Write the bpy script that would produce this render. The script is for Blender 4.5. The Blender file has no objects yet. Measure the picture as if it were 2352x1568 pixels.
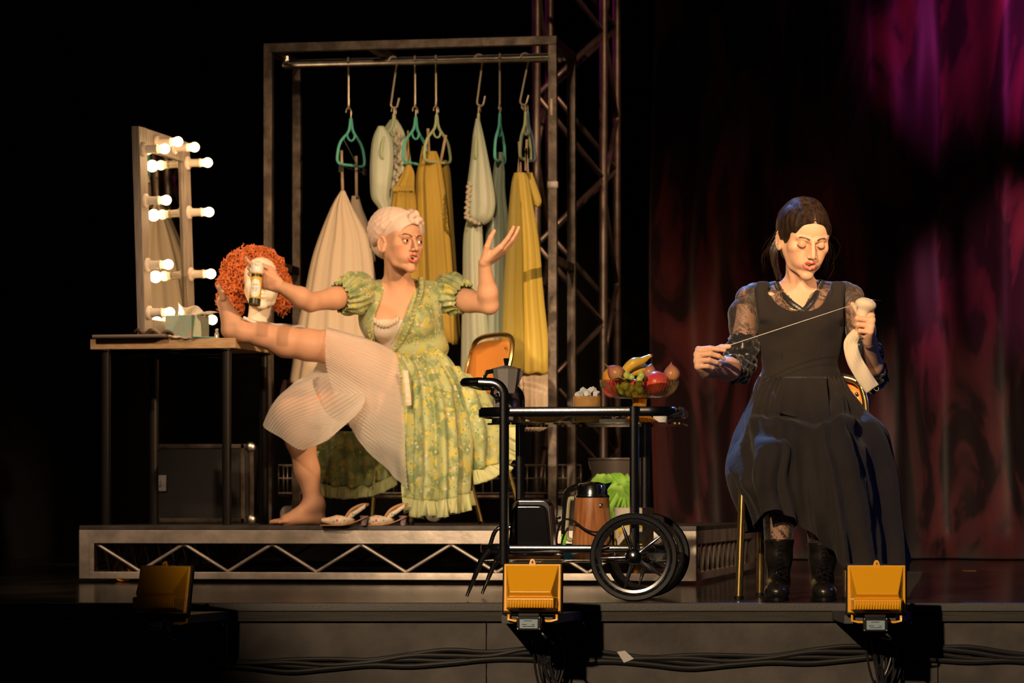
import bpy, bmesh, math, random
import numpy as np
from math import sin, cos, pi, radians as rad, sqrt, exp, atan2
from mathutils import Vector as V, Matrix, Euler, noise as mn
random.seed(7)
C = bpy.context.scene.collection
S = bpy.context.scene
# ---------------------------------------------------------------- camera, world, lights, exposure
F = 7200.0; CZ = 0.306            # focal length in pixels of the 2352 px frame, lens height above the stage floor
cam = bpy.data.cameras.new('camera'); camo = bpy.data.objects.new('camera', cam); C.objects.link(camo)
camo.location = (0, 0, CZ); camo.rotation_euler = (pi/2, 0, 0)
cam.sensor_width = 36; cam.lens = F/2352*36; cam.shift_y = 376/2352
cam.clip_start = .5; cam.clip_end = 80
cam.dof.use_dof = True; cam.dof.focus_distance = 10.1; cam.dof.aperture_fstop = 6.0
S.camera = camo
S.view_settings.view_transform = 'Standard'; S.view_settings.look = 'None'
S.view_settings.gamma = 1; S.view_settings.exposure = 0; S.view_settings.use_curve_mapping = False
w = bpy.data.worlds.new('hall'); S.world = w; w.use_nodes = True
w.node_tree.nodes['Background'].inputs[0].default_value = (.9, .75, .7, 1)
w.node_tree.nodes['Background'].inputs[1].default_value = .0035
def spot(name, loc, tgt, col, W, ang, blend=.5, size=.12):
    l = bpy.data.lights.new(name, 'SPOT'); l.color = col; l.energy = W; l.spot_size = rad(ang); l.spot_blend = blend
    l.shadow_soft_size = size
    o = bpy.data.objects.new(name, l); C.objects.link(o); o.location = loc
    o.rotation_euler = (V(tgt)-V(loc)).to_track_quat('-Z', 'Y').to_euler(); return o
spot('key_spot_left', (-3.5, -2.0, 4.2), (.66, 10.4, .66), (1, .72, .45), 6200, 15.3, .5, .10)
spot('key_spot_singer', (-1.6, 1.0, 4.2), (.95, 10.3, 1.10), (1, .60, .28), 3300, 6.6, .7, .10)
spot('front_spot_platform', (6.6, 3.8, 4.3), (-.30, 12.6, 1.15), (1, .62, .34), 4700, 13.5, .7, .10)
spot('wash_rack', (-1.2, 3.5, 4.6), (-.3, 13.4, 1.3), (1, .68, .40), 2100, 16, .8, .2)
spot('wash_platform_edge', (-3.4, 5.2, 4.9), (-.75, 12.3, .15), (1, .68, .44), 1250, 22, .7, .1)
spot('wash_platform_side', (4.6, 7.0, 4.2), (1.0, 13.0, .12), (1, .66, .42), 900, 14, .8, .1)
spot('blue_back_spot', (-.3, 14.6, 5.2), (.93, 10.3, 1.1), (.16, .40, 1), 2300, 13, .5, .08)
spot('blue_side_spot', (6.2, 9.5, 3.6), (2.2, 10.0, .1), (.12, .2, 1), 170, 34, .8, .1)
spot('magenta_top_spot', (6.0, 13.0, 4.5), (3.0, 17.3, 3.05), (.95, .06, .50), 1500, 14, .9, .06)
spot('magenta_mid_spot', (5.2, 13.2, 4.3), (2.85, 17.3, 1.68), (1, .20, .40), 1100, 10.5, .9, .06)
spot('magenta_tower_spot', (-2.6, 17.0, 4.2), (.6, 15.4, 2.5), (1, .02, .6), 60, 26, .8, .05)
spot('red_low_spot', (2.0, 13.4, 4.4), (1.0, 17.2, 1.2), (1, .22, .05), 50, 30, .9, .1)
spot('tower_amber_spot', (2.4, 11.6, 4.4), (.55, 15.5, 1.7), (1, .55, .30), 330, 32, .9, .1)

# ---------------------------------------------------------------- helpers
def P(px, py, D): return V(((px-1176)*D/F, D, CZ+(1160-py)*D/F))
def tag(o, label=None, cat=None, group=None, kind=None):
    if label: o['label'] = label
    if cat: o['category'] = cat
    if group: o['group'] = group
    if kind: o['kind'] = kind
    return o
OFF = {}
def thing(name, label, cat, loc=(0, 0, 0), group=None, rz=0):
    o = bpy.data.objects.new(name, None); C.objects.link(o); o.location = loc; o.rotation_euler = (0, 0, rz)
    o.empty_display_size = .05
    OFF[o.name] = V(loc); tag(o, label, cat, group); return o
def frame(d, up=V((0, 0, 1))):
    d = d.normalized()
    if abs(d.dot(up)) > .98: up = V((1, 0, 0))
    a = d.cross(up).normalized(); return a, a.cross(d).normalized()
def cr(pts, n=8, closed=False):
    """catmull-rom through points (tuples of any length)"""
    pts = [np.array(p, float) for p in pts]; N = len(pts); out = []
    for i in range(N if closed else N-1):
        g = (lambda k: pts[k % N]) if closed else (lambda k: pts[min(max(k, 0), N-1)])
        p0, p1, p2, p3 = g(i-1), g(i), g(i+1), g(i+2)
        for j in range(n):
            t = j/n
            out.append(.5*((2*p1)+(-p0+p2)*t+(2*p0-5*p1+4*p2-p3)*t*t+(-p0+3*p1-3*p2+p3)*t**3))
    if not closed: out.append(pts[-1])
    return out
class MB:
    def __init__(s): s.v = []; s.f = []; s.m = []
    def add(s, vs, fs, m=0):
        b = len(s.v); s.v += [V(v) for v in vs]; s.f += [tuple(b+i for i in f) for f in fs]; s.m += [m]*len(fs); return s
    def box(s, c, d, R=None, m=0):
        c = V(c); vs = []
        for x in (-.5, .5):
            for y in (-.5, .5):
                for z in (-.5, .5):
                    p = V((x*d[0], y*d[1], z*d[2])); vs.append(c+(R @ p if R else p))
        return s.add(vs, [(0, 1, 3, 2), (4, 6, 7, 5), (0, 4, 5, 1), (2, 3, 7, 6), (0, 2, 6, 4), (1, 5, 7, 3)], m)
    def bar(s, a, b, w, h=None, up=V((0, 0, 1)), m=0):
        a = V(a); b = V(b); h = h or w; d = b-a; x, z = frame(d, up); vs = []
        for p in (a, b):
            for i, j in ((-1, -1), (1, -1), (1, 1), (-1, 1)): vs.append(p+x*(i*w/2)+z*(j*h/2))
        return s.add(vs, [(3, 2, 1, 0), (4, 5, 6, 7), (0, 1, 5, 4), (1, 2, 6, 5), (2, 3, 7, 6), (3, 0, 4, 7)], m)
    def tube(s, pts, r, seg=8, closed=False, m=0, asp=1, up=None, cap=True):
        pts = [V(p[:3]) for p in pts]; n = len(pts)
        rs = list(r) if hasattr(r, '__len__') else [r]*n
        if len(rs) != n: rs = list(np.interp(np.linspace(0, 1, n), np.linspace(0, 1, len(rs)), rs))
        vs = []; pa = None
        for i in range(n):
            t = (pts[(i+1) % n]-pts[i-1]) if closed else (pts[min(i+1, n-1)]-pts[max(i-1, 0)])
            if t.length < 1e-9: t = V((0, 0, 1))
            t.normalize()
            if up is not None: a = t.cross(up); a = a.normalized() if a.length > 1e-6 else frame(t)[0]
            elif pa is None: a = frame(t)[0]
            else:
                a = pa-t*pa.dot(t); a = a.normalized() if a.length > 1e-6 else frame(t)[0]
            pa = a; b = a.cross(t)
            for k in range(seg):
                an = 2*pi*k/seg; vs.append(pts[i]+(a*cos(an)*asp+b*sin(an))*rs[i])
        fs = []
        for i in range(n if closed else n-1):
            j = (i+1) % n
            for k in range(seg):
                l = (k+1) % seg; fs.append((i*seg+k, j*seg+k, j*seg+l, i*seg+l))
        if not closed and cap:
            fs.append(tuple(range(seg))); fs.append(tuple((n-1)*seg+k for k in reversed(range(seg))))
        return s.add(vs, fs, m)
    def lathe(s, prof, c=(0, 0, 0), seg=24, R=None, m=0, ax=1, ay=1, rip=0, nr=0):
        c = V(c); vs = []; n = len(prof)
        for r, z in prof:
            for k in range(seg):
                a = 2*pi*k/seg; q = r*(1+rip*cos(nr*a)) if rip else r
                p = V((q*cos(a)*ax, q*sin(a)*ay, z)); vs.append(c+(R @ p if R else p))
        fs = [(i*seg+k, i*seg+(k+1) % seg, (i+1)*seg+(k+1) % seg, (i+1)*seg+k) for i in range(n-1) for k in range(seg)]
        loop_ = abs(prof[0][0]-prof[-1][0]) < 1e-7 and abs(prof[0][1]-prof[-1][1]) < 1e-7
        if prof[0][0] > 1e-5 and not loop_: fs.append(tuple(reversed(range(seg))))
        if prof[-1][0] > 1e-5 and not loop_: fs.append(tuple((n-1)*seg+k for k in range(seg)))
        return s.add(vs, fs, m)
    def ell(s, c, r, seg=16, rings=10, R=None, m=0):
        r = (r, r, r) if not hasattr(r, '__len__') else r
        return s.lathe([(max(sin(pi*i/rings), 1e-6), -r[2]*cos(pi*i/rings)) for i in range(rings+1)], c, seg, R, m, r[0], r[1])
    def grid(s, G, cu=False, m=0):
        nu = len(G); nv = len(G[0]); vs = [p for row in G for p in row]; fs = []
        for i in range(nu if cu else nu-1):
            for j in range(nv-1):
                k = (i+1) % nu; fs.append((i*nv+j, k*nv+j, k*nv+j+1, i*nv+j+1))
        return s.add(vs, fs, m)
    def prism(s, poly, d, m=0):
        poly = [V(p) for p in poly]; d = V(d); n = len(poly)
        return s.add(poly+[p+d for p in poly], [tuple(range(n)), tuple(reversed(range(n, 2*n)))]+[(i, n+i, n+(i+1) % n, (i+1) % n) for i in range(n)], m)
    def build(s, name, mats, parent=None, smooth=True, bev=0, sub=0, sol=0, local=False, ang=None, col=None, wn=True):
        me = bpy.data.meshes.new(name); o = bpy.data.objects.new(name, me); C.objects.link(o)
        vs = s.v
        if parent is not None:
            o.parent = parent; off = OFF.get(parent.name, V((0, 0, 0)))
            OFF[o.name] = off
            if not local: vs = [v-off for v in vs]
        elif not local:
            a = np.array([tuple(v) for v in vs]); c = V(((a[:, 0].min()+a[:, 0].max())/2, (a[:, 1].min()+a[:, 1].max())/2, a[:, 2].min()))
            vs = [v-c for v in vs]; o.location = c; OFF[o.name] = c
        me.from_pydata([tuple(v) for v in vs], [], s.f)
        for m in (mats if isinstance(mats, (list, tuple)) else [mats]): me.materials.append(m)
        if any(s.m): me.polygons.foreach_set('material_index', s.m)
        bm = bmesh.new(); bm.from_mesh(me)
        if ang is None and smooth: bmesh.ops.remove_doubles(bm, verts=bm.verts, dist=1e-6)
        if not sol: bmesh.ops.recalc_face_normals(bm, faces=bm.faces)
        if smooth:
            lim = rad(ang or 42)
            for e in bm.edges:
                if len(e.link_faces) == 2 and e.calc_face_angle(0) > lim: e.smooth = False
        bm.to_mesh(me); bm.free()
        if smooth: me.polygons.foreach_set('use_smooth', [True]*len(me.polygons))
        if bev:
            b = o.modifiers.new('b', 'BEVEL'); b.width = bev; b.segments = 2; b.limit_method = 'ANGLE'; b.angle_limit = rad(35)
            if wn: o.modifiers.new('w', 'WEIGHTED_NORMAL')
        if sol: m_ = o.modifiers.new('s', 'SOLIDIFY'); m_.thickness = sol; m_.offset = 0
        if sub: m_ = o.modifiers.new('u', 'SUBSURF'); m_.levels = sub; m_.render_levels = sub
        me.update(); return o
def copy_tree(o, parent=None):
    c = o.copy(); C.objects.link(c); OFF[c.name] = OFF.get(o.name, V((0, 0, 0)))
    if parent: c.parent = parent
    for ch in list(o.children): copy_tree(ch, c)
    return c
# ---------------------------------------------------------------- materials
def mat(name, col, rough=.6, metal=0, var=0, scale=20, bump=0, bscale=60, coat=0, trans=0, ior=1.45, emis=None, est=0,
        alpha=1, sheen=0, col2=None, stretch=None, sss=0, spec=.5, tl=0, thin=False, detail=4):
    m = bpy.data.materials.new(name); m.use_nodes = True; nt = m.node_tree; N = nt.nodes; L = nt.links
    b = N['Principled BSDF']; I = b.inputs
    c = (*col, 1); I['Base Color'].default_value = c; I['Roughness'].default_value = rough; I['Metallic'].default_value = metal
    I['Coat Weight'].default_value = coat; I['Transmission Weight'].default_value = trans; I['IOR'].default_value = ior
    I['Alpha'].default_value = alpha; I['Specular IOR Level'].default_value = spec
    if sheen: I['Sheen Weight'].default_value = sheen; I['Sheen Roughness'].default_value = .5
    if sss:
        I['Subsurface Weight'].default_value = sss; I['Subsurface Radius'].default_value = (1, .35, .18); I['Subsurface Scale'].default_value = .008
    if emis: I['Emission Color'].default_value = (*emis, 1); I['Emission Strength'].default_value = est
    m['b'] = 1
    co = N.new('ShaderNodeTexCoord'); mp = N.new('ShaderNodeMapping'); L.new(co.outputs['Object'], mp.inputs[0])
    if stretch: mp.inputs['Scale'].default_value = stretch
    if var or col2:
        n = N.new('ShaderNodeTexNoise'); n.inputs['Scale'].default_value = scale; n.inputs['Detail'].default_value = detail
        L.new(mp.outputs[0], n.inputs[0]); r = N.new('ShaderNodeValToRGB'); L.new(n.outputs[0], r.inputs[0])
        c2 = col2 or tuple(min(1, x*(1+var)) for x in col); c1 = col if col2 else tuple(x*(1-var) for x in col)
        r.color_ramp.elements[0].position = .35; r.color_ramp.elements[1].position = .65
        r.color_ramp.elements[0].color = (*c1, 1); r.color_ramp.elements[1].color = (*c2, 1)
        L.new(r.outputs[0], I['Base Color'])
    if bump:
        n = N.new('ShaderNodeTexNoise'); n.inputs['Scale'].default_value = bscale; n.inputs['Detail'].default_value = 3
        L.new(mp.outputs[0], n.inputs[0]); bp = N.new('ShaderNodeBump'); bp.inputs['Strength'].default_value = min(1, bump)
        bp.inputs['Distance'].default_value = .002*max(1, bump); L.new(n.outputs[0], bp.inputs['Height']); L.new(bp.outputs[0], I['Normal'])
    if tl:      # translucent cloth
        out = N['Material Output']; t = N.new('ShaderNodeBsdfTranslucent'); mx = N.new('ShaderNodeMixShader'); mx.inputs[0].default_value = tl
        src = I['Base Color'].links[0].from_socket if I['Base Color'].links else None
        if src: L.new(src, t.inputs[0])
        else: t.inputs[0].default_value = c
        L.new(b.outputs[0], mx.inputs[1]); L.new(t.outputs[0], mx.inputs[2]); L.new(mx.outputs[0], out.inputs[0])
    return m
def nodes(m): return m.node_tree.nodes, m.node_tree.links, m.node_tree.nodes['Principled BSDF']
M = {}
M['chrome'] = mat('chrome', (.85, .85, .87), .12, 1, bump=.15, bscale=9)
M['steel'] = mat('brushed_steel', (.52, .5, .47), .34, 1, var=.25, scale=14, bump=.2, bscale=90)
M['alu'] = mat('truss_aluminium', (.42, .365, .31), .42, .6, var=.3, scale=9, bump=.3, bscale=50)
M['rack'] = mat('raw_dark_steel', (.075, .058, .046), .45, .7, var=.5, scale=16, bump=.3, bscale=80)
M['blacksteel'] = mat('black_steel', (.02, .018, .017), .3, .4)
M['black'] = mat('black_matt', (.012, .011, .011), .75)
M['blackgloss'] = mat('black_gloss', (.008, .008, .009), .12, 0, coat=.5)
M['rubber'] = mat('rubber', (.006, .006, .007), .45, spec=.2)
M['gold'] = mat('gold_paint_metal', (.62, .43, .16), .22, .95, var=.15, scale=30)
M['floor'] = mat('stage_floor', (.035, .029, .027), .16, 0, var=.5, scale=5, bump=.5, bscale=7, stretch=(1, .3, 1))
M['deck'] = mat('deck_board', (.05, .043, .038), .5, 0, var=.4, scale=12, bump=.3, bscale=60)
# ---------------------------------------------------------------- the setting
FR = 9.86                                        # stage edge
m = MB(); m.box((0, FR+8, -.02), (12, 16, .04)); tag(m.build('floor', M['floor'], smooth=False), kind='structure')
M['edge'] = mat('edge_trim', (.06, .056, .052), .55, .1, bump=.6, bscale=260)
M['ply'] = mat('ply_edge', (.035, .03, .022), .7, 0, col2=(.015, .012, .01), scale=30, stretch=(.3, 1, 18), bump=.4, bscale=50)
M['fascia'] = mat('fascia_board', (.050, .043, .038), .7, 0, var=.35, scale=7, bump=.5, bscale=60)
def splotch(m_):    # scuffs and dark blots with a shape of their own on the board
    N, L, b = nodes(m_); src = b.inputs['Base Color'].links[0].from_socket
    n = N.new('ShaderNodeTexNoise'); n.inputs['Scale'].default_value = 2.6; n.inputs['Detail'].default_value = 8
    co = N.new('ShaderNodeTexCoord'); L.new(co.outputs['Object'], n.inputs[0])
    r = N.new('ShaderNodeValToRGB'); r.color_ramp.elements[0].position = .6; r.color_ramp.elements[1].position = .7
    r.color_ramp.elements[0].color = (1, 1, 1, 1); r.color_ramp.elements[1].color = (.35, .33, .3, 1)
    mx = N.new('ShaderNodeMix'); mx.data_type = 'RGBA'; mx.blend_type = 'MULTIPLY'; mx.inputs[0].default_value = 1
    L.new(n.outputs[0], r.inputs[0]); L.new(src, mx.inputs[6]); L.new(r.outputs[0], mx.inputs[7]); L.new(mx.outputs[2], b.inputs['Base Color'])
splotch(M['fascia'])
m = MB(); m.box((0, FR-.008, -.014), (12, .018, .026)); tag(m.build('trim_1', M['edge'], smooth=False, bev=.003), kind='structure')
m = MB(); m.box((0, FR+.005, -.043), (12, .03, .030)); tag(m.build('trim_2', M['ply'], smooth=False), kind='structure')
m = MB()
for x0, x1 in ((-6, -.90), (-.897, -.082), (-.079, 1.34), (1.343, 6)): m.box(((x0+x1)/2, FR+.02, -.06-.35), (x1-x0, .02, .70))
tag(m.build('trim_3', M['fascia'], smooth=False, bev=.0015), kind='structure')
M['void'] = mat('black_masking_drape', (.006, .0055, .005), .95)
m = MB(); G = []
for i in range(241):
    x = -6+12*i/240; G.append([V((x, 18.2+.07*sin(x*9), z)) for z in (-.0, 2.5, 5)])
m.grid(G); tag(m.build('wall_back', M['void'], sol=.01), kind='structure')
# painted wine red drape on the right
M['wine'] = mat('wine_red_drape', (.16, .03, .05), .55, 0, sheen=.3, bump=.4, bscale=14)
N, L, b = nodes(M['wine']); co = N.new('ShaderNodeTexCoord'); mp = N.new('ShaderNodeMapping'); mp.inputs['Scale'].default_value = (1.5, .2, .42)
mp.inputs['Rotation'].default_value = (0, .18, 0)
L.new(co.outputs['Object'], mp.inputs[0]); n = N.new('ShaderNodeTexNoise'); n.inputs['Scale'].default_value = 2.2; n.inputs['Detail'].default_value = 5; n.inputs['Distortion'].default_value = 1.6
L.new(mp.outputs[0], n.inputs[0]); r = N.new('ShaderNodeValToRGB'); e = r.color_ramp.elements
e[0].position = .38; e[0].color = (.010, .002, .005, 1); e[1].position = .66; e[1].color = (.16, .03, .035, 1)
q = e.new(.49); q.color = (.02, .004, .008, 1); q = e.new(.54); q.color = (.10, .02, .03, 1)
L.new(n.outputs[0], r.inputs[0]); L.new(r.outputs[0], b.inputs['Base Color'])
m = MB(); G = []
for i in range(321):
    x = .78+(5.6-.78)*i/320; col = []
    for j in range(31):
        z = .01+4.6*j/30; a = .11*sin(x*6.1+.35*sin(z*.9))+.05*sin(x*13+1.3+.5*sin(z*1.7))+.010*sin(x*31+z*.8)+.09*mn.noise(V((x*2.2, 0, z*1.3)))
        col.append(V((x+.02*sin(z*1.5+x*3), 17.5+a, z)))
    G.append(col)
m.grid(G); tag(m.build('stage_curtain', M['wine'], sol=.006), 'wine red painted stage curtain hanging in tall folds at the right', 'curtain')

# ---------------------------------------------------------------- truss platform
PT = .227
BR = V((.70, 11.90, 0)); BL = V((-1.700, 12.31, 0)); ud = (BR-BL).normalized(); un = V((-ud.y, ud.x, 0)); TR = BR+un*2.44; TL = BL+un*2.44
t = thing('stage_platform', 'low truss framed stage platform carrying the dressing table and clothes rack', 'platform', (BL+TR)/2)
m = MB(); up_ = V((0, 0, PT-.018)); m.prism([BL+up_, BR+up_, TR+up_, TL+up_], (0, 0, .018)); m.build('deck_board', M['deck'], t, smooth=False, bev=.002)
zt, zb = PT-.018, .018
def side(a, b, n, inward, nm):
    a = V(a); b = V(b); d = (b-a).normalized(); q = MB()
    q.bar(a+V((0, 0, zt-.026))+inward*.02, b+V((0, 0, zt-.026))+inward*.02, .04, .052)
    q.bar(a+V((0, 0, zb+.014))+inward*.02, b+V((0, 0, zb+.014))+inward*.02, .04, .028)
    for e_ in (a+d*.03, b-d*.03): q.bar(e_+V((0, 0, zb))+inward*.021, e_+V((0, 0, zt))+inward*.021, .041, .062, up=d)
    q.build('side_frame', M['alu'], t, bev=.002)
    q = MB(); Ln = (b-a).length-.13; z0, z1 = zb+.03, zt-.054
    for i in range(n):
        p0 = a+d*(.065+Ln*i/n)+inward*.02; p1 = a+d*(.065+Ln*(i+1)/n)+inward*.02
        h0, h1 = (z1, z0) if i % 2 == 0 else (z0, z1)
        g = MB(); g.tube([p0+V((0, 0, h0)), p1+V((0, 0, h1))], .0068, 10)
        g.ell(p1+V((0, 0, h1)), .010, 8, 6); g.build('diagonal', M['alu'], t)
side(BL, BR, 13, un, 'f'); side(TL, TR, 13, -un, 'b'); side(BR, TR, 24, -ud, 'r'); side(BL, TL, 24, ud, 'l')
M['orange_wheel'] = mat('amber_polyurethane', (.75, .30, .03), .35)
def caster(px, D, rz):
    c = P(px, 1300, D); c.z = 0; R = Matrix.Rotation(rz, 3, 'Z'); q = MB()
    prof = [(.030, -.012), (.042, -.014), (.045, -.010), (.046, 0), (.045, .010), (.042, .014), (.030, .012), (.030, -.012)]
    RR = R @ Matrix.Rotation(pi/2, 3, 'X')
    q.lathe(prof, c+V((0, 0, .046)), 28, RR); w_ = q.build('caster', M['orange_wheel'], t)
    q = MB(); q.lathe([(.001, -.011), (.031, -.011), (.031, .011), (.001, .011)], c+V((0, 0, .046)), 20, RR)
    for s_ in (-1, 1): q.bar(c+R @ V((0, s_*.02, .046)), c+R @ V((.03, s_*.02, .115)), .003, .03, up=R @ V((1, 0, 0)))
    q.box(c+R @ V((.03, 0, .118)), (.07, .055, .006), R); q.box(c+R @ V((.03, 0, .16)), (.02, .02, .08), R); q.ell(c+V((0, 0, .046)), (.01, .026, .01))
    q.build('caster_fork', M['steel'], w_)
caster(283, 12.5, -.7); caster(545, 13.9, .3); caster(1480, 12.3, .2); caster(1390, 13.9, 1.0)

# ---------------------------------------------------------------- clothes rack
NL = V((-1.045, 13.46, PT)); NR = V((.173, 13.24, PT)); dv = (NR-NL); dv.z = 0; dv.normalize(); pv = V((-dv.y, dv.x, 0))
FL_ = NL+pv*.50; FRr = NR+pv*.50; RT = 2.287; Z = lambda p, z: V((p.x, p.y, z))
rack = thing('clothes_rack', 'tall welded square tube clothes rack holding the hanging costumes', 'clothes rack', (NL+FRr)/2)
m = MB
for p_ in (NL, NR, FL_, FRr):
    q = MB(); q.bar(Z(p_, PT+.002), Z(p_, RT-.037), .037, .037, up=dv); q.build('post', M['rack'], rack, bev=.002)
for a_, b_ in ((NL, NR), (FL_, FRr)):
    q = MB(); q.bar(Z(a_, RT-.019)-dv*.0185, Z(b_, RT-.019)+dv*.0185, .037, .037); q.build('top_beam', M['rack'], rack, bev=.002)
for a_, b_ in ((NL, FL_), (NR, FRr), (NL+dv*.45, FL_+dv*.45)):
    q = MB(); q.bar(Z(a_, RT-.019)+pv*.019, Z(b_, RT-.019)-pv*.019, .037, .035); q.build('cross_beam', M['rack'], rack, bev=.002)
for a_, b_ in ((NL, FL_), (NR, FRr)):
    q = MB(); q.bar(Z(a_, 1.345)+pv*.019, Z(b_, 1.345)-pv*.019, .03, .035); q.build('side_brace', M['rack'], rack, bev=.002)
RZ = 2.232
ra, rb = Z((NL+FL_)/2, RZ), Z((NR+FRr)/2, RZ)
q = MB(); q.tube([ra, rb], .0165, 16); q.build('hanging_rail', M['steel'], rack)
for e_, s_ in ((ra, 1), (rb, -1)):
    q = MB(); q.tube([e_+dv*s_*.005, e_+dv*s_*.03], .024, 14); q.box(e_+dv*s_*.015+V((0, 0, .02)), (.02, .04, .03)); q.build('rail_clamp', M['steel'], rack)
M['tape'] = mat('masking_tape', (.62, .45, .34), .7)
q = MB(); q.bar(Z(NR-pv*.0195-dv*.004, 1.95), Z(NR-pv*.0195-dv*.004, 2.02), .010, .0015, up=pv); tag(q.build('tape_strip', M['tape'], rack), 'short pale tape strip')
q = MB(); q.bar(Z(NR, 1.645), Z(NR, 1.672), .0405, .0405, up=dv); tag(q.build('tape_band', mat('grey_tape', (.45, .40, .36), .6), rack), 'pale grey tape band')

# ---------------------------------------------------------------- lighting truss tower behind
T = [P(1232, 1000, 15.1), P(1386, 1000, 15.5), P(1416, 1000, 15.95), P(1262, 1000, 15.55)]
tw = thing('truss_tower', 'tall four chord aluminium lighting truss standing behind the clothes rack', 'truss', Z((T[0]+T[2])/2, 0))
M['truss'] = mat('dull_truss_metal', (.30, .24, .21), .4, .85, var=.3, scale=10)
for p_ in T:
    q = MB(); q.tube([Z(p_, .005), Z(p_, 3.6)], .021, 12); q.build('chord', M['truss'], tw)
def lace(a, b, off, st=.36):
    z = .12+off; k = 0
    while z < 3.4:
        q = MB(); z2 = min(z+st, 3.5); p0, p1 = (a, b) if k % 2 == 0 else (b, a)
        q.tube([Z(p0, z), Z(p1, z2)], .0135, 8); q.build('truss_brace', M['truss'], tw); z += st; k += 1
lace(T[0], T[1], 0); lace(T[3], T[2], .09); lace(T[1], T[2], .05, .42); lace(T[0], T[3], .2, .42)
q = MB(); q.box(Z((T[0]+T[2])/2, .004), (.55, .6, .008), Matrix.Rotation(.8, 3, 'Z')); q.build('base_plate', M['blacksteel'], tw, smooth=False)
# ---------------------------------------------------------------- dressing table
TD = V((cos(-.19), sin(-.19), 0)); TS = V((sin(.24), cos(.24), 0)); TZ = .962      # table: along the front, away from the viewer, top height
A0 = P(207, 790, 12.40); A0.z = 0
tb = thing('dressing_table', 'light wood dressing table with dark tubular steel legs on the platform', 'table', A0)
M['oak'] = mat('pale_wood_laminate', (.50, .33, .18), .45, 0, col2=(.38, .24, .12), scale=9, stretch=(.8, 14, 14))
TW, TDp = .595, .50
def tp(u, v, z=0): return A0+TD*u+TS*v+V((0, 0, z))
q = MB(); q.prism([tp(0, 0, TZ-.040), tp(TW, 0, TZ-.040), tp(TW, TDp, TZ-.040), tp(0, TDp, TZ-.040)], (0, 0, .040)); q.build('table_top', M['oak'], tb, bev=.002)
for u, v in ((.055, .03), (TW-.045, .03), (TW-.03, TDp-.05), (.10, TDp-.05)):
    q = MB(); q.tube([tp(u, v, PT+.002), tp(u, v, TZ-.045)], .0185, 16); q.lathe([(.03, -.006), (.03, 0)], tp(u, v, TZ-.04), 14)
    q.build('leg', M['blacksteel'], tb)
q = MB(); q.bar(tp(.06, .06, TZ-.05), tp(TW-.06, .06, TZ-.05), .02, .02); q.build('under_rail', M['blacksteel'], tb); q = MB(); q.bar(tp(.1, TDp-.05, TZ-.05), tp(TW-.03, TDp-.05, TZ-.05), .02, .02); q.build('under_rail', M['blacksteel'], tb)

# ---------------------------------------------------------------- vanity mirror with bulbs
mb0 = tp(.19, .06, TZ+.001); MD = V((.235, .972, 0)).normalized(); MN = V((MD.y, -MD.x, 0))      # width direction, facing direction
lean = V((-.03, 0, 1)); MW, MH = .60, .845
def mp(u, h, d=0): return mb0+MD*u+lean*h+MN*d
vm = thing('vanity_mirror', 'tall theatrical vanity mirror ringed with lit globe bulbs on the dressing table', 'mirror', mb0)
M['mframe'] = mat('grey_oak_frame', (.20, .165, .135), .5, 0, var=.25, scale=9, stretch=(14, 14, .8), bump=.2, bscale=80)
M['mirror'] = mat('mirror_glass', (.42, .42, .36), .02, 1)
q = MB(); fw, ft = .085, .032
for a, b_ in (((0, 0), (fw, MH)), ((MW-fw, 0), (MW, MH)), ((fw, 0), (MW-fw, fw)), ((fw, MH-fw), (MW-fw, MH))):
    c = [mp(a[0], a[1], -ft/2), mp(b_[0], a[1], -ft/2), mp(b_[0], b_[1], -ft/2), mp(a[0], b_[1], -ft/2)]; q.prism(c, MN*ft)
q.build('frame', M['mframe'], vm, bev=.0015)
q = MB(); q.prism([mp(fw-.01, fw-.01, -.008), mp(MW-fw+.01, fw-.01, -.008), mp(MW-fw+.01, MH-fw+.01, -.008), mp(fw-.01, MH-fw+.01, -.008)], MN*.012); q.build('mirror_glass', M['mirror'], vm, smooth=False)
M['socket'] = mat('white_porcelain_socket', (.62, .54, .46), .3, coat=.3)
M['bulb'] = mat('lit_globe_bulb', (1, .9, .75), .3, emis=(1, .62, .28), est=6)
M['bulbneck'] = mat('frosted_bulb_neck', (1, .9, .75), .3, emis=(1, .55, .22), est=1.6)
RM = Matrix((MD, V((0, 0, 1)), MN)).transposed()
def socket(u, h, first=[None]):
    c = mp(u, h, ft/2)
    if first[0] is None:
        q = MB(); q.lathe([(.0285, 0), (.0285, .008), (.025, .012), (.0175, .013), (.0165, .028), (.016, .052), (.0185, .053), (.0185, .060), (.014, .060)], (0, 0, 0), 24, RM)
        so = q.build('bulb_socket', M['socket'], vm, local=True); so.location = c-V(vm.location)
        q = MB(); q.lathe([(.0145, .058), (.0155, .068), (.0165, .074)], (0, 0, 0), 20, RM); nk = q.build('bulb_neck', M['bulbneck'], so, local=True)
        q = MB(); q.ell(MN*.090, .0205, 20, 14); bu = q.build('bulb', M['bulb'], so, local=True)
        l = bpy.data.lights.new('bulb_glow', 'POINT'); l.energy = .95; l.color = (1, .62, .3); l.shadow_soft_size = .024
        lo = bpy.data.objects.new('bulb_glow', l); C.objects.link(lo); lo.parent = so; lo.location = MN*.128
        first[0] = so
    else:
        so = copy_tree(first[0], vm); so.location = c-V(vm.location)
for h in (.108, .298, .553, .757): socket(.042, h); socket(MW-.042, h)
socket(.20, .803); socket(.40, .803)

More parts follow.
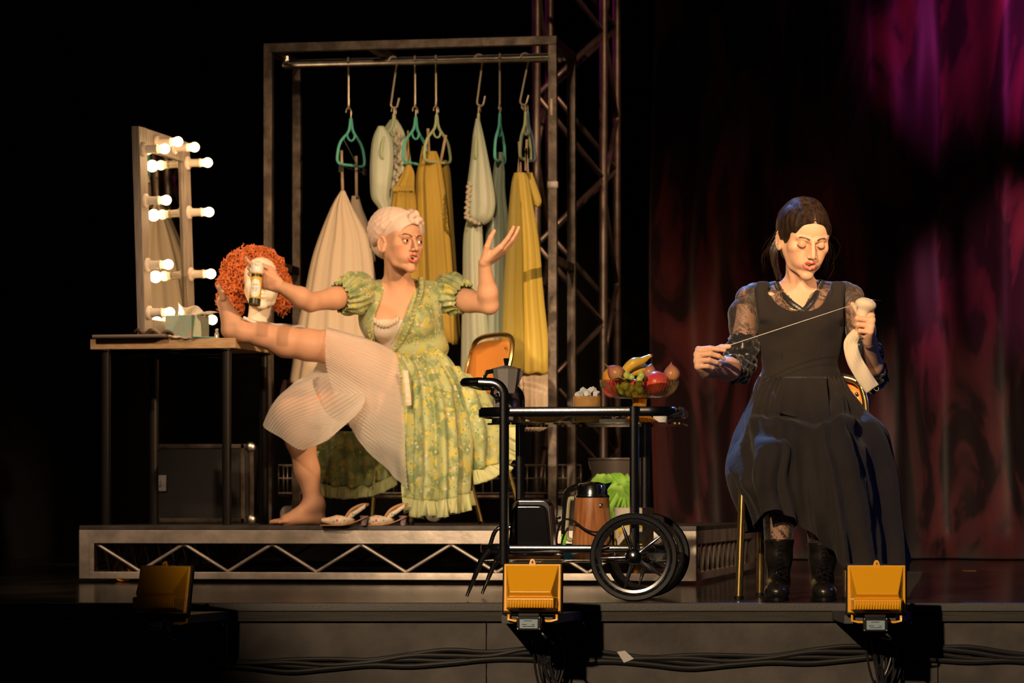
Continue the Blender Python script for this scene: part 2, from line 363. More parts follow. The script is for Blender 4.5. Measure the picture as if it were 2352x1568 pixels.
# ---------------------------------------------------------------- small things on the table
M['tissuebox'] = mat('mint_patterned_card', (.30, .62, .50), .6, 0, col2=(.62, .50, .38), scale=70, detail=2)
tbx = P(430, 768, 12.42); tbx.z = TZ+.001
x = thing('tissue_box', 'mint green patterned tissue box with a white tissue pulled up', 'tissue box', tbx)
R = Matrix.Rotation(-.5, 3, 'Z'); q = MB(); q.box(tbx+V((0, 0, .047)), (.125, .125, .092), R); q.build('box', M['tissuebox'], x, bev=.002)
M['tissue'] = mat('white_tissue', (.80, .72, .64), .8, tl=.3)
q = MB(); G = []
for i in range(15):
    a = i/14; col = []
    for j in range(9):
        b_ = j/8; p = tbx+V((-.035+.13*a*b_+.03*a, .02*sin(a*9+b_*4), .093+.052*b_-.05*a*b_*b_+.012*sin(a*11+b_*3))); col.append(p)
    G.append(col)
q.grid(G); q.build('tissue', M['tissue'], x, sol=.0006)
M['laptop'] = mat('grey_slim_case', (.20, .17, .15), .4, .5)
q = MB(); c = P(312, 772, 12.42); c.z = TZ+.009; q.box(c, (.30, .20, .014), Matrix.Rotation(-.19, 3, 'Z'))
tag(q.build('laptop', M['laptop'], bev=.004), 'closed slim grey laptop lying at the left of the dressing table', 'laptop')
M['brown'] = mat('dark_brown_leather', (.06, .035, .022), .4)
q = MB(); c = P(350, 762, 12.40); c.z = TZ+.017
pts = [(c.x-.07+.16*i/12, c.y-.02, c.z+.010+.010*sin(i*1.4)-.0006*i) for i in range(13)]
q.tube(pts, [.004, .012, .014, .012, .011, .009, .005], 10, asp=2.2)
tag(q.build('eyeglass_pouch', M['brown']), 'small dark brown pouch slumped on the closed laptop', 'pouch')
q = MB(); c = P(392, 764, 12.6); c.z = TZ+.001; q.box(c+V((0, 0, .019)), (.05, .04, .038), Matrix.Rotation(-.3, 3, 'Z'))
tag(q.build('cardboard_box', mat('tan_card', (.55, .38, .2), .7), bev=.001), 'little tan card box between mirror and tissue box', 'box')
q = MB(); c = P(417, 772, 12.33); c.z = TZ+.007; G = []
for i in range(11):
    G.append([c+V((-.05+.1*i/10, -.015+.03*j/5, .003*sin(i*1.7+j)-.001*i+.003*sin(j*2))) for j in range(6)])
q.grid(G); tag(q.build('face_cloth', M['tissue'], sol=.004), 'crumpled white face cloth in front of the tissue box', 'cloth')
q = MB(); c = P(466, 774, 12.33); c.z = TZ+.004; q.bar(c+V((-.045, 0, 0)), c+V((.045, .01, 0)), .022, .006)
for i in range(16): q.bar(c+V((-.042+.0055*i, -.01, 0)), c+V((-.042+.0055*i, -.028, 0)), .002, .003)
tag(q.build('comb', mat('teal_plastic', (.16, .42, .36), .3)), 'small teal comb on the table in front of the tissue box', 'comb')
q = MB(); c = P(478, 772, 12.62); c.z = TZ+.001; q.lathe([(.03, 0), (.034, .004), (.034, .014), (.02, .015)], c, 20); q.lathe([(.001, .015), (.032, .0155), (.033, .019), (.001, .020)], c, 20)
tag(q.build('powder_compact', mat('orange_compact', (.7, .3, .1), .35, coat=.3)), 'flat round orange powder compact behind the comb', 'compact')
q = MB(); c = P(498, 772, 12.38); c.z = TZ+.001; q.lathe([(.008, 0), (.009, .002), (.009, .022), (.005, .026), (.005, .030), (.006, .030), (.006, .038), (.001, .040)], c, 12)
tag(q.build('nail_varnish_bottle', mat('clear_small_glass', (.9, .85, .8), .1, trans=.7)), 'tiny glass bottle beside the raised heel', 'bottle')

# ---------------------------------------------------------------- flight case and wire trolley behind
M['case'] = mat('black_laminate_panel', (.007, .006, .006), .5, bump=.2, bscale=120)
c0 = P(350, 1200, 14.0); 
c = thing('flight_case', 'black flight case with metal corners standing behind the dressing table', 'flight case', V((c0.x, 14.0, PT)))
x0, x1 = (352-1176)/518, (585-1176)/518; z0, z1 = PT+.002, CZ+(1160-1020)/518; zm = (z0+z1)/2; CY = 13.85
q = MB(); q.box(((x0+x1)/2, CY+.18, zm), (x1-x0-.01, .35, z1-z0-.01)); q.build('case_body', M['case'], c, bev=.003)
q = MB()
for xx in (x0+.01, x1-.01, x1-.05):
    q.box((xx, CY+.005, zm), (.018, .012, z1-z0))
for zz in (z0+.01, z1-.01): q.box(((x0+x1)/2, CY+.005, zz), (x1-x0, .012, .02))
q.build('edge_profile', M['rack'], c, bev=.002)
for xx in (x0+.014, x1-.014):
    for zz in (z0+.014, z1-.014):
        q = MB(); q.ell((xx, CY+.004, zz), (.024, .014, .024), 12, 8); q.build('corner_ball', M['steel'], c)
q = MB(); q.box((x0+.045, CY-.004, zm+.0), (.04, .008, .07)); q.box((x0+.03, CY-.010, zm), (.018, .008, .03)); q.build('latch', M['steel'], c, bev=.002)
M['wire'] = mat('dull_wire', (.28, .24, .21), .4, .85)
wt = thing('wire_trolley', 'long low wire basket trolley standing behind the clothes rack', 'trolley', (.0, 14.05, PT))
def wpt(px, py, D): return P(px, py, D)
q = MB(); D1, D2 = 13.95, 14.25
xs0, xs1 = (640-1176)/516, (1333-1176)/516
for z in (CZ+(1160-1068)/516, CZ+(1160-1098)/516, CZ+(1160-1132)/516):
    loop = [V((xs0, D1, z)), V((xs1, D1-.1, z)), V((xs1, D2-.1, z)), V((xs0, D2, z))]
    q.tube(loop, .0032, 6, closed=True)
q.build('rim_wire', M['wire'], wt)
q = MB(); n = 34; zlo, zhi = CZ+(1160-1134)/516, CZ+(1160-1068)/516
for i in range(n+1):
    x_ = xs0+(xs1-xs0)*i/n
    for D_ in (D1-.1*i/n, D2-.1*i/n): q.tube([V((x_, D_, zlo)), V((x_, D_, zhi))], .0018, 5)
    q.tube([V((x_, D1-.1*i/n, zlo)), V((x_, D2-.1*i/n, zlo))], .0018, 5)
q.build('basket_mesh', M['wire'], wt)
q = MB(); q.bar((xs0, (D1+D2)/2, zlo-.012), (xs1, (D1+D2)/2-.1, zlo-.012), .28, .018); q.build('base_tray', M['rack'], wt)
for x_ in (xs0+.04, -.35, xs1-.1):
    q = MB(); zc = PT+.042; q.lathe([(.001, -.01), (.036, -.012), (.040, -.006), (.040, .006), (.036, .012), (.001, .01)], (x_, 14.0, zc), 20, Matrix.Rotation(pi/2, 3, 'X'))
    q.bar((x_+.01, 14.0, zc), (x_+.02, 14.0, zlo-.02), .03, .004); q.build('castor_wheel', M['steel'], wt)
q = MB(); c = P(1312, 1128, 13.98); M['bristle'] = mat('dark_bristles', (.05, .04, .035), .7)
for i in range(60):
    a = (i % 20)/20; k = i//20
    q.tube([c+V((-.05+.1*a, .01*k, .0)), c+V((-.056+.112*a, .012*k, .10+.004*random.random()))], .0012, 4)
q.bar(c+V((-.055, .01, 0)), c+V((.055, .01, 0)), .03, .012)
tag(q.build('scrubbing_brush', M['bristle']), 'dark stiff bristled brush standing in the wire trolley', 'brush')

# ---------------------------------------------------------------- bucket with leafy cabbage
bk = P(1432, 1200, 12.9); bk.z = PT+.001; bk = V((.44, 12.95, PT+.001))
o = thing('bucket', 'dark grey bucket standing at the back of the platform', 'bucket', bk)
M['bucket'] = mat('dark_zinc', (.085, .07, .06), .4, .6)
q = MB(); q.lathe([(.075, 0), (.085, .004), (.118, .262), (.126, .266), (.126, .272), (.116, .270), (.08, .01), (.001, .008)], bk, 36); q.build('bucket_body', M['bucket'], o)
q = MB(); q.tube([bk+V((.122*cos(a), .122*sin(a)*.3, .262-.10*sin(a))) for a in np.linspace(0, pi, 20)], .0022, 6); q.build('wire_handle', M['wire'], o)
M['leaf'] = mat('fresh_green_leaf', (.22, .52, .05), .45, 0, col2=(.42, .68, .14), scale=9, bump=.6, bscale=30, tl=.3)
cb = V((.405, 12.72, PT+.0)); o = thing('lettuce', 'bright green leafy lettuce standing before the dark bucket', 'lettuce', cb)
for k in range(15):
    a = k*2.4; L_ = .11+.012*(k % 4); tilt = .25+.45*((k*7) % 15)/15
    q = MB(); G = []
    for i in range(9):
        u = i/8; row = []
        for j in range(9):
            v = (j/8-.5)*2; wd = .085*sin(pi*min(.93, .12+u*.80))**.5
            rr = .015+L_*u*sin(tilt)+.02*u*u+.012*sin(v*7+u*3+k)*abs(v)*u
            z = L_*1.5*u*cos(tilt)+.01*sin(v*9+k)*u*abs(v)-.01*v*v
            row.append(cb+V((cos(a)*rr-sin(a)*v*wd, sin(a)*rr+cos(a)*v*wd, z+.002)))
        G.append(row)
    q.grid(G); q.build('leaf', M['leaf'], o, sol=.0015)

# ---------------------------------------------------------------- hangers and hooks
M['zinc'] = mat('bright_zinc_wire', (.62, .54, .40), .32, .55)
RAILA, RAILB = ra, rb
def onrail(px):
    u = ((px-1176)/F*RAILA.y-RAILA.x)/((RAILB.x-RAILA.x)-(px-1176)/F*(RAILB.y-RAILA.y)); return RAILA+(RAILB-RAILA)*u
def shook(px, tilt, label):
    c = onrail(px); o = None; q = MB(); D_ = c.y; top = c.z; r_ = .022
    R = Matrix.Rotation(tilt, 3, 'Y'); Rz = Matrix.Rotation(pi/2 if abs(tilt) < .05 else .5, 3, 'Z')
    pts = [V((r_*cos(a), 0, r_*sin(a))) for a in np.linspace(pi*1.1, 0, 10)]
    pts += [V((r_-.003, 0, -.03)), V((r_-.004, 0, -.165))]
    pts += [V((r_-.004+.016+.016*cos(a), 0, -.18+.016*sin(a))) for a in np.linspace(pi, 2*pi, 8)]+[V((r_+.031, 0, -.15))]
    pts = [R @ (Rz @ p) for p in cr(pts, 3) for p in [V(p)]]
    q.tube([c+p for p in pts], .0044, 8); o = q.build('s_hook', M['zinc']); tag(o, label, 'hook', 'steel S hooks on the clothes rack rail')
    return c+R @ (Rz @ V((r_+.012, 0, -.196)))
HM = {'teal': mat('teal_flocked_hanger', (.10, .46, .37), .75), 'sage': mat('sage_green_hanger', (.42, .50, .28), .75),
      'blue': mat('slate_blue_hanger', (.16, .22, .32), .7)}
def hanger(top, px, py, yaw, m_, label, w_=.20, tiltY=0, clips=False, roll=0, h=.62):
    """velvet hanger: centre of its neck at the pixel, seen turned by yaw"""
    c = P(px, py, top.y); R = Matrix.Rotation(yaw, 3, 'Z') @ Matrix.Rotation(roll, 3, 'Y')
    o = thing('clothes_hanger', label, 'hanger', c, 'hangers on the clothes rack')
    q = MB()
    out = cr([(0, 0, .0), (w_*.16, 0, -.055), (w_*.75, 0, -.105), (w_*.98, 0, -.15), (w_*.95, 0, -.20), (0, 0, -.205), (-w_*.95, 0, -.20), (-w_*.98, 0, -.15), (-w_*.75, 0, -.105), (-w_*.16, 0, -.055)], 5, True)
    q.tube([c+R @ V(p) for p in out], .0062, 8, closed=True)
    q.tube([c+R @ V(p) for p in cr([(w_*.3, 0, -.065), (w_*.22, 0, -.088), (0, 0, -.098), (-w_*.22, 0, -.088), (-w_*.3, 0, -.065)], 4)], .0045, 8)
    q.build('hanger_body', m_, o)
    q = MB(); n0 = c+V((0, 0, -.003)); hk = [n0, c+V((0, 0, .03))]
    tp_ = top; rr = .019; dx = R @ V((1, 0, 0)); cc = tp_+V((0, 0, -rr+.004))
    hk += [cc+dx*(rr*cos(a))+V((0, 0, rr*sin(a))) for a in np.linspace(-.5, pi+.2, 12)]
    q.tube([V(p) for p in cr([tuple(h_) for h_ in hk], 3)], .0027, 8); q.build('swivel_hook', M['zinc'], o)
    if clips:
        q = MB(); q.tube([c+R @ V((-w_*.95, -.01, -.215)), c+R @ V((w_*.95, -.01, -.232))], .002, 6)
        q.tube([c+R @ V((-.03, 0, -.06)), c+R @ V((-.055, -.005, -.10)), c+R @ V((-.04, -.008, -.12)), c+R @ V((.05, -.01, -.222))], .0018, 6)
        for s_ in (-1, 1): q.box(c+R @ V((s_*w_*.9, -.01, -.226)), (.016, .012, .03), R)
        q.build('clip_bar', M['steel'], o)
    return c, R
# ---------------------------------------------------------------- costumes
def cloth(name, c1, c2=None, rough=.7, tl=.25, **k): return mat(name, c1, rough, 0, col2=c2, scale=k.pop('scale', 8), stretch=(1, 1, .25), tl=tl, sheen=.2, bump=.25, bscale=300, **k)
M['cream'] = cloth('cream_cotton', (.76, .62, .46), (.80, .68, .53)); M['mint'] = cloth('pale_mint_satin', (.52, .60, .46), (.62, .66, .52), .4)
M['ochre'] = cloth('mustard_yellow_cotton', (.62, .42, .06), (.50, .34, .05)); M['lemon'] = cloth('lemon_yellow_satin', (.80, .62, .13), (.72, .54, .08), .45)
M['sea'] = cloth('sea_green_satin', (.30, .40, .33), (.40, .48, .40), .4); M['lace'] = cloth('ivory_lace', (.66, .58, .44), (.45, .40, .30), scale=60)
M['plum'] = cloth('dark_plum_cloth', (.10, .035, .045), (.07, .02, .03)); M['tan'] = cloth('tan_strap', (.60, .44, .30))
def sleeve_sheet(name, m_, rows, D, label, cat='dress', th=.10, folds=9, amp=.012, seed=0, group='costumes on the clothes rack', parent=None, open_top=True, N_=96, frill=0):
    """closed hanging garment: rows = [(px_left, px_right, py, depth_offset)] from top to hem, folds grow towards the hem"""
    rr = cr([(a, b_, y, d_) for a, b_, y, d_ in rows], 6); n = len(rr); G = []
    for k in range(N_):
        a = 2*pi*k/N_; col = []
        for i, (l, r_, y, d_) in enumerate(rr):
            u = i/(n-1); cx = (l+r_)/2; hw = (r_-l)/2*D/F; c = P(cx, y, D+d_)
            ph = folds*a+seed+.6*sin(a*2+seed)+u*.8*sin(seed+a)
            A = 1.45*amp*min(1, .25+u*1.1)*min(1, hw/.03)
            f = A*sin(ph)+A*.5*sin(ph*1.7+1.1+seed); fr = 0
            if frill and u > 1-frill: fr = .010*(u-1+frill)/frill*sin(a*41+seed)
            ty = min(th*(.35+.65*min(1, u*1.6)), hw*1.6+.01)
            col.append(c+V((cos(a)*(hw+.25*f), sin(a)*(ty/2+.7*f+fr)+.35*f, .004*sin(ph)*u)))
        G.append(col)
    q = MB(); q.grid(G, cu=True)
    if parent is not None: return q.build(name, m_, parent, sol=.0012)
    return tag(q.build(name, m_, sol=.0012), label, cat, group)
def strap(px0, py0, px1, py1, D, m_, parent, w_=.006, d1=0):
    q = MB(); q.bar(P(px0, py0, D), P(px1, py1, D+d1), w_*2, .0022, up=V((0, 1, 0))); q.build('strap', m_, parent)
def garment(name, label, cat, px, py, D): return thing(name, label, cat, P(px, py, D), 'costumes on the clothes rack')
# 1 cream petticoat
t1 = shook(800, 0, 'S hook carrying the teal hanger of the cream petticoat'); c, R = hanger(t1, 806, 272, .95, HM['teal'], 'teal hanger with a clip bar, leftmost on the clothes rack rail', .092, clips=True)
DG = t1.y
g = garment('petticoat', 'long cream cotton petticoat with thin straps hanging at the rack left end', 'petticoat', 780, 700, DG)
sleeve_sheet('skirt', M['cream'], [(783, 792, 438, 0), (762, 808, 475, 0), (735, 842, 540, 0), (716, 856, 600, 0), (700, 866, 680, 0), (684, 880, 760, .0), (674, 888, 830, 0), (664, 890, 880, 0)], DG+.0, '', th=.16, folds=13, amp=.016, seed=1, parent=g)
sleeve_sheet('bodice_back', M['cream'], [(808, 824, 450, 0), (806, 832, 480, 0), (812, 850, 530, 0), (815, 862, 600, 0)], DG+.07, '', th=.05, folds=4, amp=.006, parent=g)
strap(784, 345, 787, 442, DG, M['tan'], g); strap(818, 358, 819, 452, DG+.03, M['tan'], g)
sleeve_sheet('skirt', M['plum'], [(652, 700, 872, 0), (645, 706, 905, 0), (655, 700, 925, 0)], DG+.06, 'dark plum skirt hem showing below the cream petticoat', 'skirt', th=.05, folds=5, amp=.01, seed=4)
# 2 mint blouse
t2 = shook(903, .14, 'tilted S hook carrying the satin blouse'); c, R = hanger(t2, 905, 262, 1.05, HM['sage'], 'sage green hanger inside the pale mint blouse', .10)
D2g = t2.y
g = garment('blouse', 'pale mint satin blouse with puffed sleeve and lace front', 'blouse', 895, 480, D2g)
sleeve_sheet('sleeve', M['mint'], [(868, 882, 290, 0), (856, 900, 320, 0), (851, 903, 370, 0), (851, 897, 420, 0), (855, 892, 455, 0), (870, 893, 478, 0), (872, 890, 488, 0)], D2g-.05, '', th=.09, folds=5, amp=.008, parent=g, frill=.15)
sleeve_sheet('body', M['mint'], [(896, 912, 275, 0), (880, 928, 305, 0), (884, 940, 350, 0), (884, 944, 420, 0), (866, 940, 500, 0), (860, 930, 560, 0)], D2g+.02, '', th=.08, folds=6, amp=.008, parent=g, seed=2)
q = MB()
for i in range(30):
    p = P(912+5*sin(i*1.3)+i*.12, 300+6.0*i, D2g-.03); q.ell(p, (.010, .006, .009), 8, 6)
q.build('lace_trim', M['lace'], g)
# 3 yellow slip
t3 = shook(953, 0, 'S hook carrying the teal hanger of the yellow slip dress'); c, R = hanger(t3, 955, 268, .98, HM['teal'], 'teal hanger holding the bright yellow slip dress', .088, roll=.03)
g = garment('slip_dress', 'bright mustard yellow slip dress with a gathered bodice edge', 'dress', 925, 500, t3.y)
sleeve_sheet('body', M['ochre'], [(933, 943, 378, 0), (925, 951, 398, 0), (905, 951, 434, -.02), (900, 954, 460, 0), (893, 958, 520, 0), (884, 962, 600, 0), (880, 966, 700, 0)], t3.y-.02, '', th=.07, folds=7, amp=.008, seed=3, parent=g)
q = MB()
for i in range(22): q.ell(P(904+2.1*i, 434+3*sin(i*1.9), t3.y-.065), (.007, .006, .008), 8, 6)
q.build('frill', M['ochre'], g); strap(937, 300, 938, 385, t3.y, M['ochre'], g, .004); strap(972, 335, 960, 400, t3.y+.02, M['ochre'], g, .004)
# 4 ochre skirt
t4 = shook(1001, 0, 'S hook carrying the sage hanger of the long mustard skirt'); c, R = hanger(t4, 1003, 264, 1.0, HM['sage'], 'sage green hanger holding the long mustard skirt', .098, roll=-.03)
g = garment('pinafore_dress', 'long mustard yellow pinafore skirt in deep folds behind the turbaned woman', 'skirt', 1000, 600, t4.y)
sleeve_sheet('skirt', M['ochre'], [(980, 1003, 348, 0), (964, 1012, 375, 0), (957, 1018, 410, 0), (957, 1026, 470, 0), (958, 1034, 560, 0), (960, 1044, 680, 0), (962, 1052, 790, 0)], t4.y+.02, '', th=.12, folds=9, amp=.014, seed=5, parent=g)
sleeve_sheet('back_panel', M['ochre'], [(1012, 1026, 368, 0), (1014, 1034, 400, 0), (1018, 1040, 500, 0), (1022, 1048, 640, 0), (1028, 1056, 780, 0)], t4.y+.08, '', th=.06, folds=4, amp=.008, seed=7, parent=g)
strap(983, 295, 985, 352, t4.y, M['tan'], g, .006); strap(1024, 310, 1012, 372, t4.y+.04, M['tan'], g, .006)
# 5 ivory dress
t5 = shook(1100, .13, 'tilted S hook carrying the ivory dress'); c, R = hanger(t5, 1099, 262, 1.45, HM['sage'], 'sage green hanger hidden in the ivory lace sleeved dress', .09)
g = garment('dress', 'ivory satin dress with a lace edged puffed sleeve and pale mint skirt', 'dress', 1100, 600, t5.y)
sleeve_sheet('sleeve', M['mint'], [(1093, 1101, 272, 0), (1086, 1110, 310, 0), (1080, 1122, 370, 0), (1072, 1133, 430, 0), (1070, 1137, 470, 0), (1073, 1130, 500, 0), (1088, 1115, 514, 0)], t5.y-.05, '', th=.10, folds=5, amp=.007, seed=2, parent=g)
sleeve_sheet('skirt', M['mint'], [(1080, 1104, 480, 0), (1066, 1108, 540, 0), (1064, 1112, 640, 0), (1062, 1122, 760, 0), (1060, 1130, 880, 0), (1058, 1134, 960, 0)], t5.y, '', th=.10, folds=6, amp=.010, seed=6, parent=g)
q = MB()
for i in range(26): q.ell(P(1078-.35*i+3*sin(i*2.3)+(0 if i < 18 else (i-18)*4), 420+4.4*i-(0 if i < 18 else (i-18)*2.4), t5.y-.10), (.009, .007, .008), 8, 6)
q.build('lace_trim', M['lace'], g)
# 6 sea green dress
t6 = shook(1148, 0, 'S hook carrying the sea green dress'); c, R = hanger(t6, 1148, 262, 1.32, HM['teal'], 'teal hanger seen edge on above the sea green dress', .085)
g = garment('dress', 'sea green satin dress hanging between the ivory dress and the lemon skirt', 'dress', 1145, 600, t6.y)
sleeve_sheet('body', M['sea'], [(1140, 1156, 350, 0), (1134, 1158, 390, 0), (1128, 1160, 450, 0), (1120, 1168, 520, 0), (1112, 1172, 640, 0), (1108, 1176, 780, 0), (1104, 1180, 940, 0)], t6.y+.03, '', th=.11, folds=6, amp=.012, seed=3, parent=g)
# 7 lemon skirt
t7 = shook(1206, .2, 'tilted S hook nearest the right post of the rack'); c, R = hanger(t7, 1207, 258, 1.3, HM['sage'], 'sage green hanger above the lemon yellow skirt', .085)
hanger(t7+V((.006, .03, 0)), 1212, 258, 1.18, HM['blue'], 'slate blue hanger pressed against the rightmost sage hanger', .08)
g = garment('pinafore_dress', 'long lemon yellow pinafore skirt with smocked cream hem band', 'skirt', 1205, 700, t7.y)
sleeve_sheet('skirt', M['lemon'], [(1181, 1208, 397, 0), (1176, 1214, 420, 0), (1171, 1222, 470, 0), (1165, 1236, 560, 0), (1158, 1246, 680, 0), (1154, 1258, 790, 0), (1152, 1262, 858, 0)], t7.y, '', th=.13, folds=8, amp=.015, seed=9, parent=g)
sleeve_sheet('hem_band', M['cream'], [(1152, 1262, 852, 0), (1148, 1264, 870, 0), (1154, 1262, 884, 0), (1148, 1266, 898, 0), (1154, 1262, 912, 0), (1150, 1264, 930, 0), (1160, 1262, 975, 0), (1180, 1240, 990, 0)], t7.y, '', th=.135, folds=24, amp=.010, seed=9, parent=g)
sleeve_sheet('side_flap', M['lemon'], [(1210, 1222, 396, 0), (1212, 1232, 425, 0), (1222, 1243, 460, 0), (1226, 1240, 474, 0)], t7.y+.06, '', th=.04, folds=3, amp=.004, seed=2, parent=g)
for a in ((1192, 325, 1196, 398), (1197, 330, 1190, 398), (1208, 340, 1213, 398), (1210, 320, 1207, 392)): strap(*a, t7.y-.02, M['tan'], g, .005)
# ---------------------------------------------------------------- soft sculpting: a distance field meshed with surface nets
class Sdf:
    def __init__(s): s.ops = []; s.paint = []
    def add(s, kind, k, lo, hi, fn): s.ops.append((kind, k, np.array(lo, float), np.array(hi, float), fn)); return s
    def ell(s, c, r, R=None, k=.012, sub=False):
        c = np.array(tuple(c), float); r = np.array((r, r, r) if not hasattr(r, '__len__') else r, float)
        A = np.array(R if R is not None else Matrix.Identity(3), float)
        ext = np.sqrt(((A*r)**2).sum(1))
        def fn(X, Y, Z):
            x, y, z = X-c[0], Y-c[1], Z-c[2]
            q = [A[0, i]*x+A[1, i]*y+A[2, i]*z for i in range(3)]
            k0 = np.sqrt((q[0]/r[0])**2+(q[1]/r[1])**2+(q[2]/r[2])**2); k1 = np.sqrt((q[0]/r[0]**2)**2+(q[1]/r[1]**2)**2+(q[2]/r[2]**2)**2)+1e-9
            return k0*(k0-1)/k1
        return s.add('s' if sub else 'u', k, c-ext, c+ext, fn)
    def cone(s, a, b, ra, rb=None, k=.012, sub=False, ax=None, f=1):
        a = np.array(tuple(a), float); b = np.array(tuple(b), float); rb = ra if rb is None else rb; m = max(ra, rb)*max(1, f)
        ba = b-a; L2 = (ba**2).sum()+1e-12; n = np.array(tuple(V(ax).normalized()), float) if ax is not None else None
        def fn(X, Y, Z):
            x, y, z = X-a[0], Y-a[1], Z-a[2]; t = np.clip((x*ba[0]+y*ba[1]+z*ba[2])/L2, 0, 1)
            x = x-t*ba[0]; y = y-t*ba[1]; z = z-t*ba[2]
            if n is not None:
                d = (x*n[0]+y*n[1]+z*n[2])*(1/f-1); x = x+n[0]*d; y = y+n[1]*d; z = z+n[2]*d
            return np.sqrt(x*x+y*y+z*z)-(ra+(rb-ra)*t)
        return s.add('s' if sub else 'u', k, np.minimum(a, b)-m, np.maximum(a, b)+m, fn)
    def chain(s, pts, rs, **kw):
        for i in range(len(pts)-1): s.cone(pts[i], pts[i+1], rs[i], rs[i+1], **kw)
        return s
    def box(s, c, d, R=None, r=.004, k=.004, sub=False):
        c = np.array(tuple(c), float); h = np.array(d, float)/2; A = np.array(R if R is not None else Matrix.Identity(3), float); ext = np.abs(A) @ h
        def fn(X, Y, Z):
            x, y, z = X-c[0], Y-c[1], Z-c[2]
            q = [np.abs(A[0, i]*x+A[1, i]*y+A[2, i]*z)-h[i]+r for i in range(3)]
            return np.sqrt(sum(np.maximum(v, 0)**2 for v in q))+np.minimum(np.maximum(np.maximum(q[0], q[1]), q[2]), 0)-r
        return s.add('s' if sub else 'u', k, c-ext, c+ext, fn)
    def field(s, lo, hi, h):
        ax = [np.arange(lo[i], hi[i]+h, h) for i in range(3)]; D = np.full([len(a) for a in ax], .04, np.float32)
        for kind, k, l, u, fn in s.ops:
            mg = max(k, 2*h)+.004; sl = []
            for i in range(3):
                i0 = int(np.searchsorted(ax[i], l[i]-mg)); i1 = int(np.searchsorted(ax[i], u[i]+mg)); sl.append(slice(i0, i1))
            if any(q.stop-q.start < 1 for q in sl): continue
            d = fn(ax[0][sl[0]][:, None, None], ax[1][sl[1]][None, :, None], ax[2][sl[2]][None, None, :])
            B = D[tuple(sl)]
            if kind == 'u':
                t = np.clip(.5+.5*(B-d)/k, 0, 1); D[tuple(sl)] = B*(1-t)+d*t-k*t*(1-t)
            else:
                d = -d; t = np.clip(.5-.5*(B-d)/k, 0, 1); D[tuple(sl)] = B*(1-t)+d*t+k*t*(1-t)
        return D, ax
    def nets(s, lo, hi, h):
        D, ax = s.field(lo, hi, h); ins = D < 0; n = ins.shape
        cnt = np.zeros([q-1 for q in n], np.int8); co = [(i, j, k) for i in (0, 1) for j in (0, 1) for k in (0, 1)]
        sl = lambda c: tuple(slice(c[q], n[q]-1+c[q]) for q in range(3))
        for c in co: cnt += ins[sl(c)]
        cell = np.argwhere((cnt > 0) & (cnt < 8)); idx = np.full(cnt.shape, -1, np.int32); idx[tuple(cell.T)] = np.arange(len(cell))
        vals = {c: D[tuple((cell+np.array(c)).T)] for c in co}; acc = np.zeros((len(cell), 3)); w_ = np.zeros(len(cell))
        for a in co:
            for q in range(3):
                if a[q] == 0:
                    b = list(a); b[q] = 1; b = tuple(b); va, vb = vals[a], vals[b]; cr_ = (va < 0) != (vb < 0)
                    t = np.where(cr_, va/(va-vb+1e-12), 0); p = np.array(a, float)[None].repeat(len(cell), 0); p[:, q] += t
                    acc += p*cr_[:, None]; w_ += cr_
        pos = (cell+acc/w_[:, None])*h+np.array([a[0] for a in ax]); F_ = []
        for q in range(3):
            u, v = [(1, 2), (2, 0), (0, 1)][q]; s0 = [slice(None)]*3; s1 = [slice(None)]*3
            s0[q] = slice(0, -1); s1[q] = slice(1, None); e = np.argwhere(ins[tuple(s0)] != ins[tuple(s1)])
            e = e[(e[:, u] > 0) & (e[:, v] > 0) & (e[:, u] < n[u]-1) & (e[:, v] < n[v]-1)]
            fl = ins[tuple(e.T)]; Q = []
            for du, dv in ((-1, -1), (0, -1), (0, 0), (-1, 0)):
                c = e.copy(); c[:, u] += du; c[:, v] += dv; Q.append(idx[tuple(c.T)])
            Q = np.stack(Q, 1); Q[~fl] = Q[~fl][:, ::-1]; F_.append(Q)
        F_ = np.concatenate(F_); F_ = F_[(F_ >= 0).all(1)]
        return pos, F_
    def build(s, name, m, parent=None, h=.004, fine=(), label=None, disp=None, base=(1, 1, 1), smooth=2, trim=None):
        lo = np.min([o[2] for o in s.ops if o[0] == 'u'], 0)-.015; hi = np.max([o[3] for o in s.ops if o[0] == 'u'], 0)+.015
        vs, fs = s.nets(lo, hi, h)
        def relax(v, f, it=smooth):
            e = np.concatenate([f[:, [0, 1]], f[:, [1, 2]], f[:, [2, 3]], f[:, [3, 0]]])
            for lam in (.5, -.52)*it:
                a = np.zeros_like(v); c = np.zeros(len(v))
                for i in range(3):
                    a[:, i] = np.bincount(e[:, 0], v[e[:, 1], i], len(v))+np.bincount(e[:, 1], v[e[:, 0], i], len(v))
                c = np.bincount(e[:, 0], minlength=len(v))+np.bincount(e[:, 1], minlength=len(v))
                v = v+lam*(a/np.maximum(c, 1)[:, None]-v)
            return v
        vs = relax(vs, fs); A = [(vs, fs)]
        for l, u, hh in fine:
            l = np.array(tuple(l), float); u = np.array(tuple(u), float)
            k = ((vs > l+1.6*h) & (vs < u-1.6*h)).all(1); A[0] = (vs, A[0][1][~k[A[0][1]].all(1)])
            v2, f2 = s.nets(l, u, hh); A.append((relax(v2, f2), f2))
        off = 0; VV = []; FF = []
        for v, f in A:
            us = np.unique(f); mp_ = np.full(len(v), -1); mp_[us] = np.arange(len(us)); VV.append(v[us]); FF.append(mp_[f]+off); off += len(us)
        Vx = np.concatenate(VV); Fx = np.concatenate(FF)
        if trim is not None:
            keep = trim(Vx); Fx = Fx[keep[Fx].all(1)]
        o_off = V((0, 0, 0)); me = bpy.data.meshes.new(name); o = bpy.data.objects.new(name, me); C.objects.link(o)
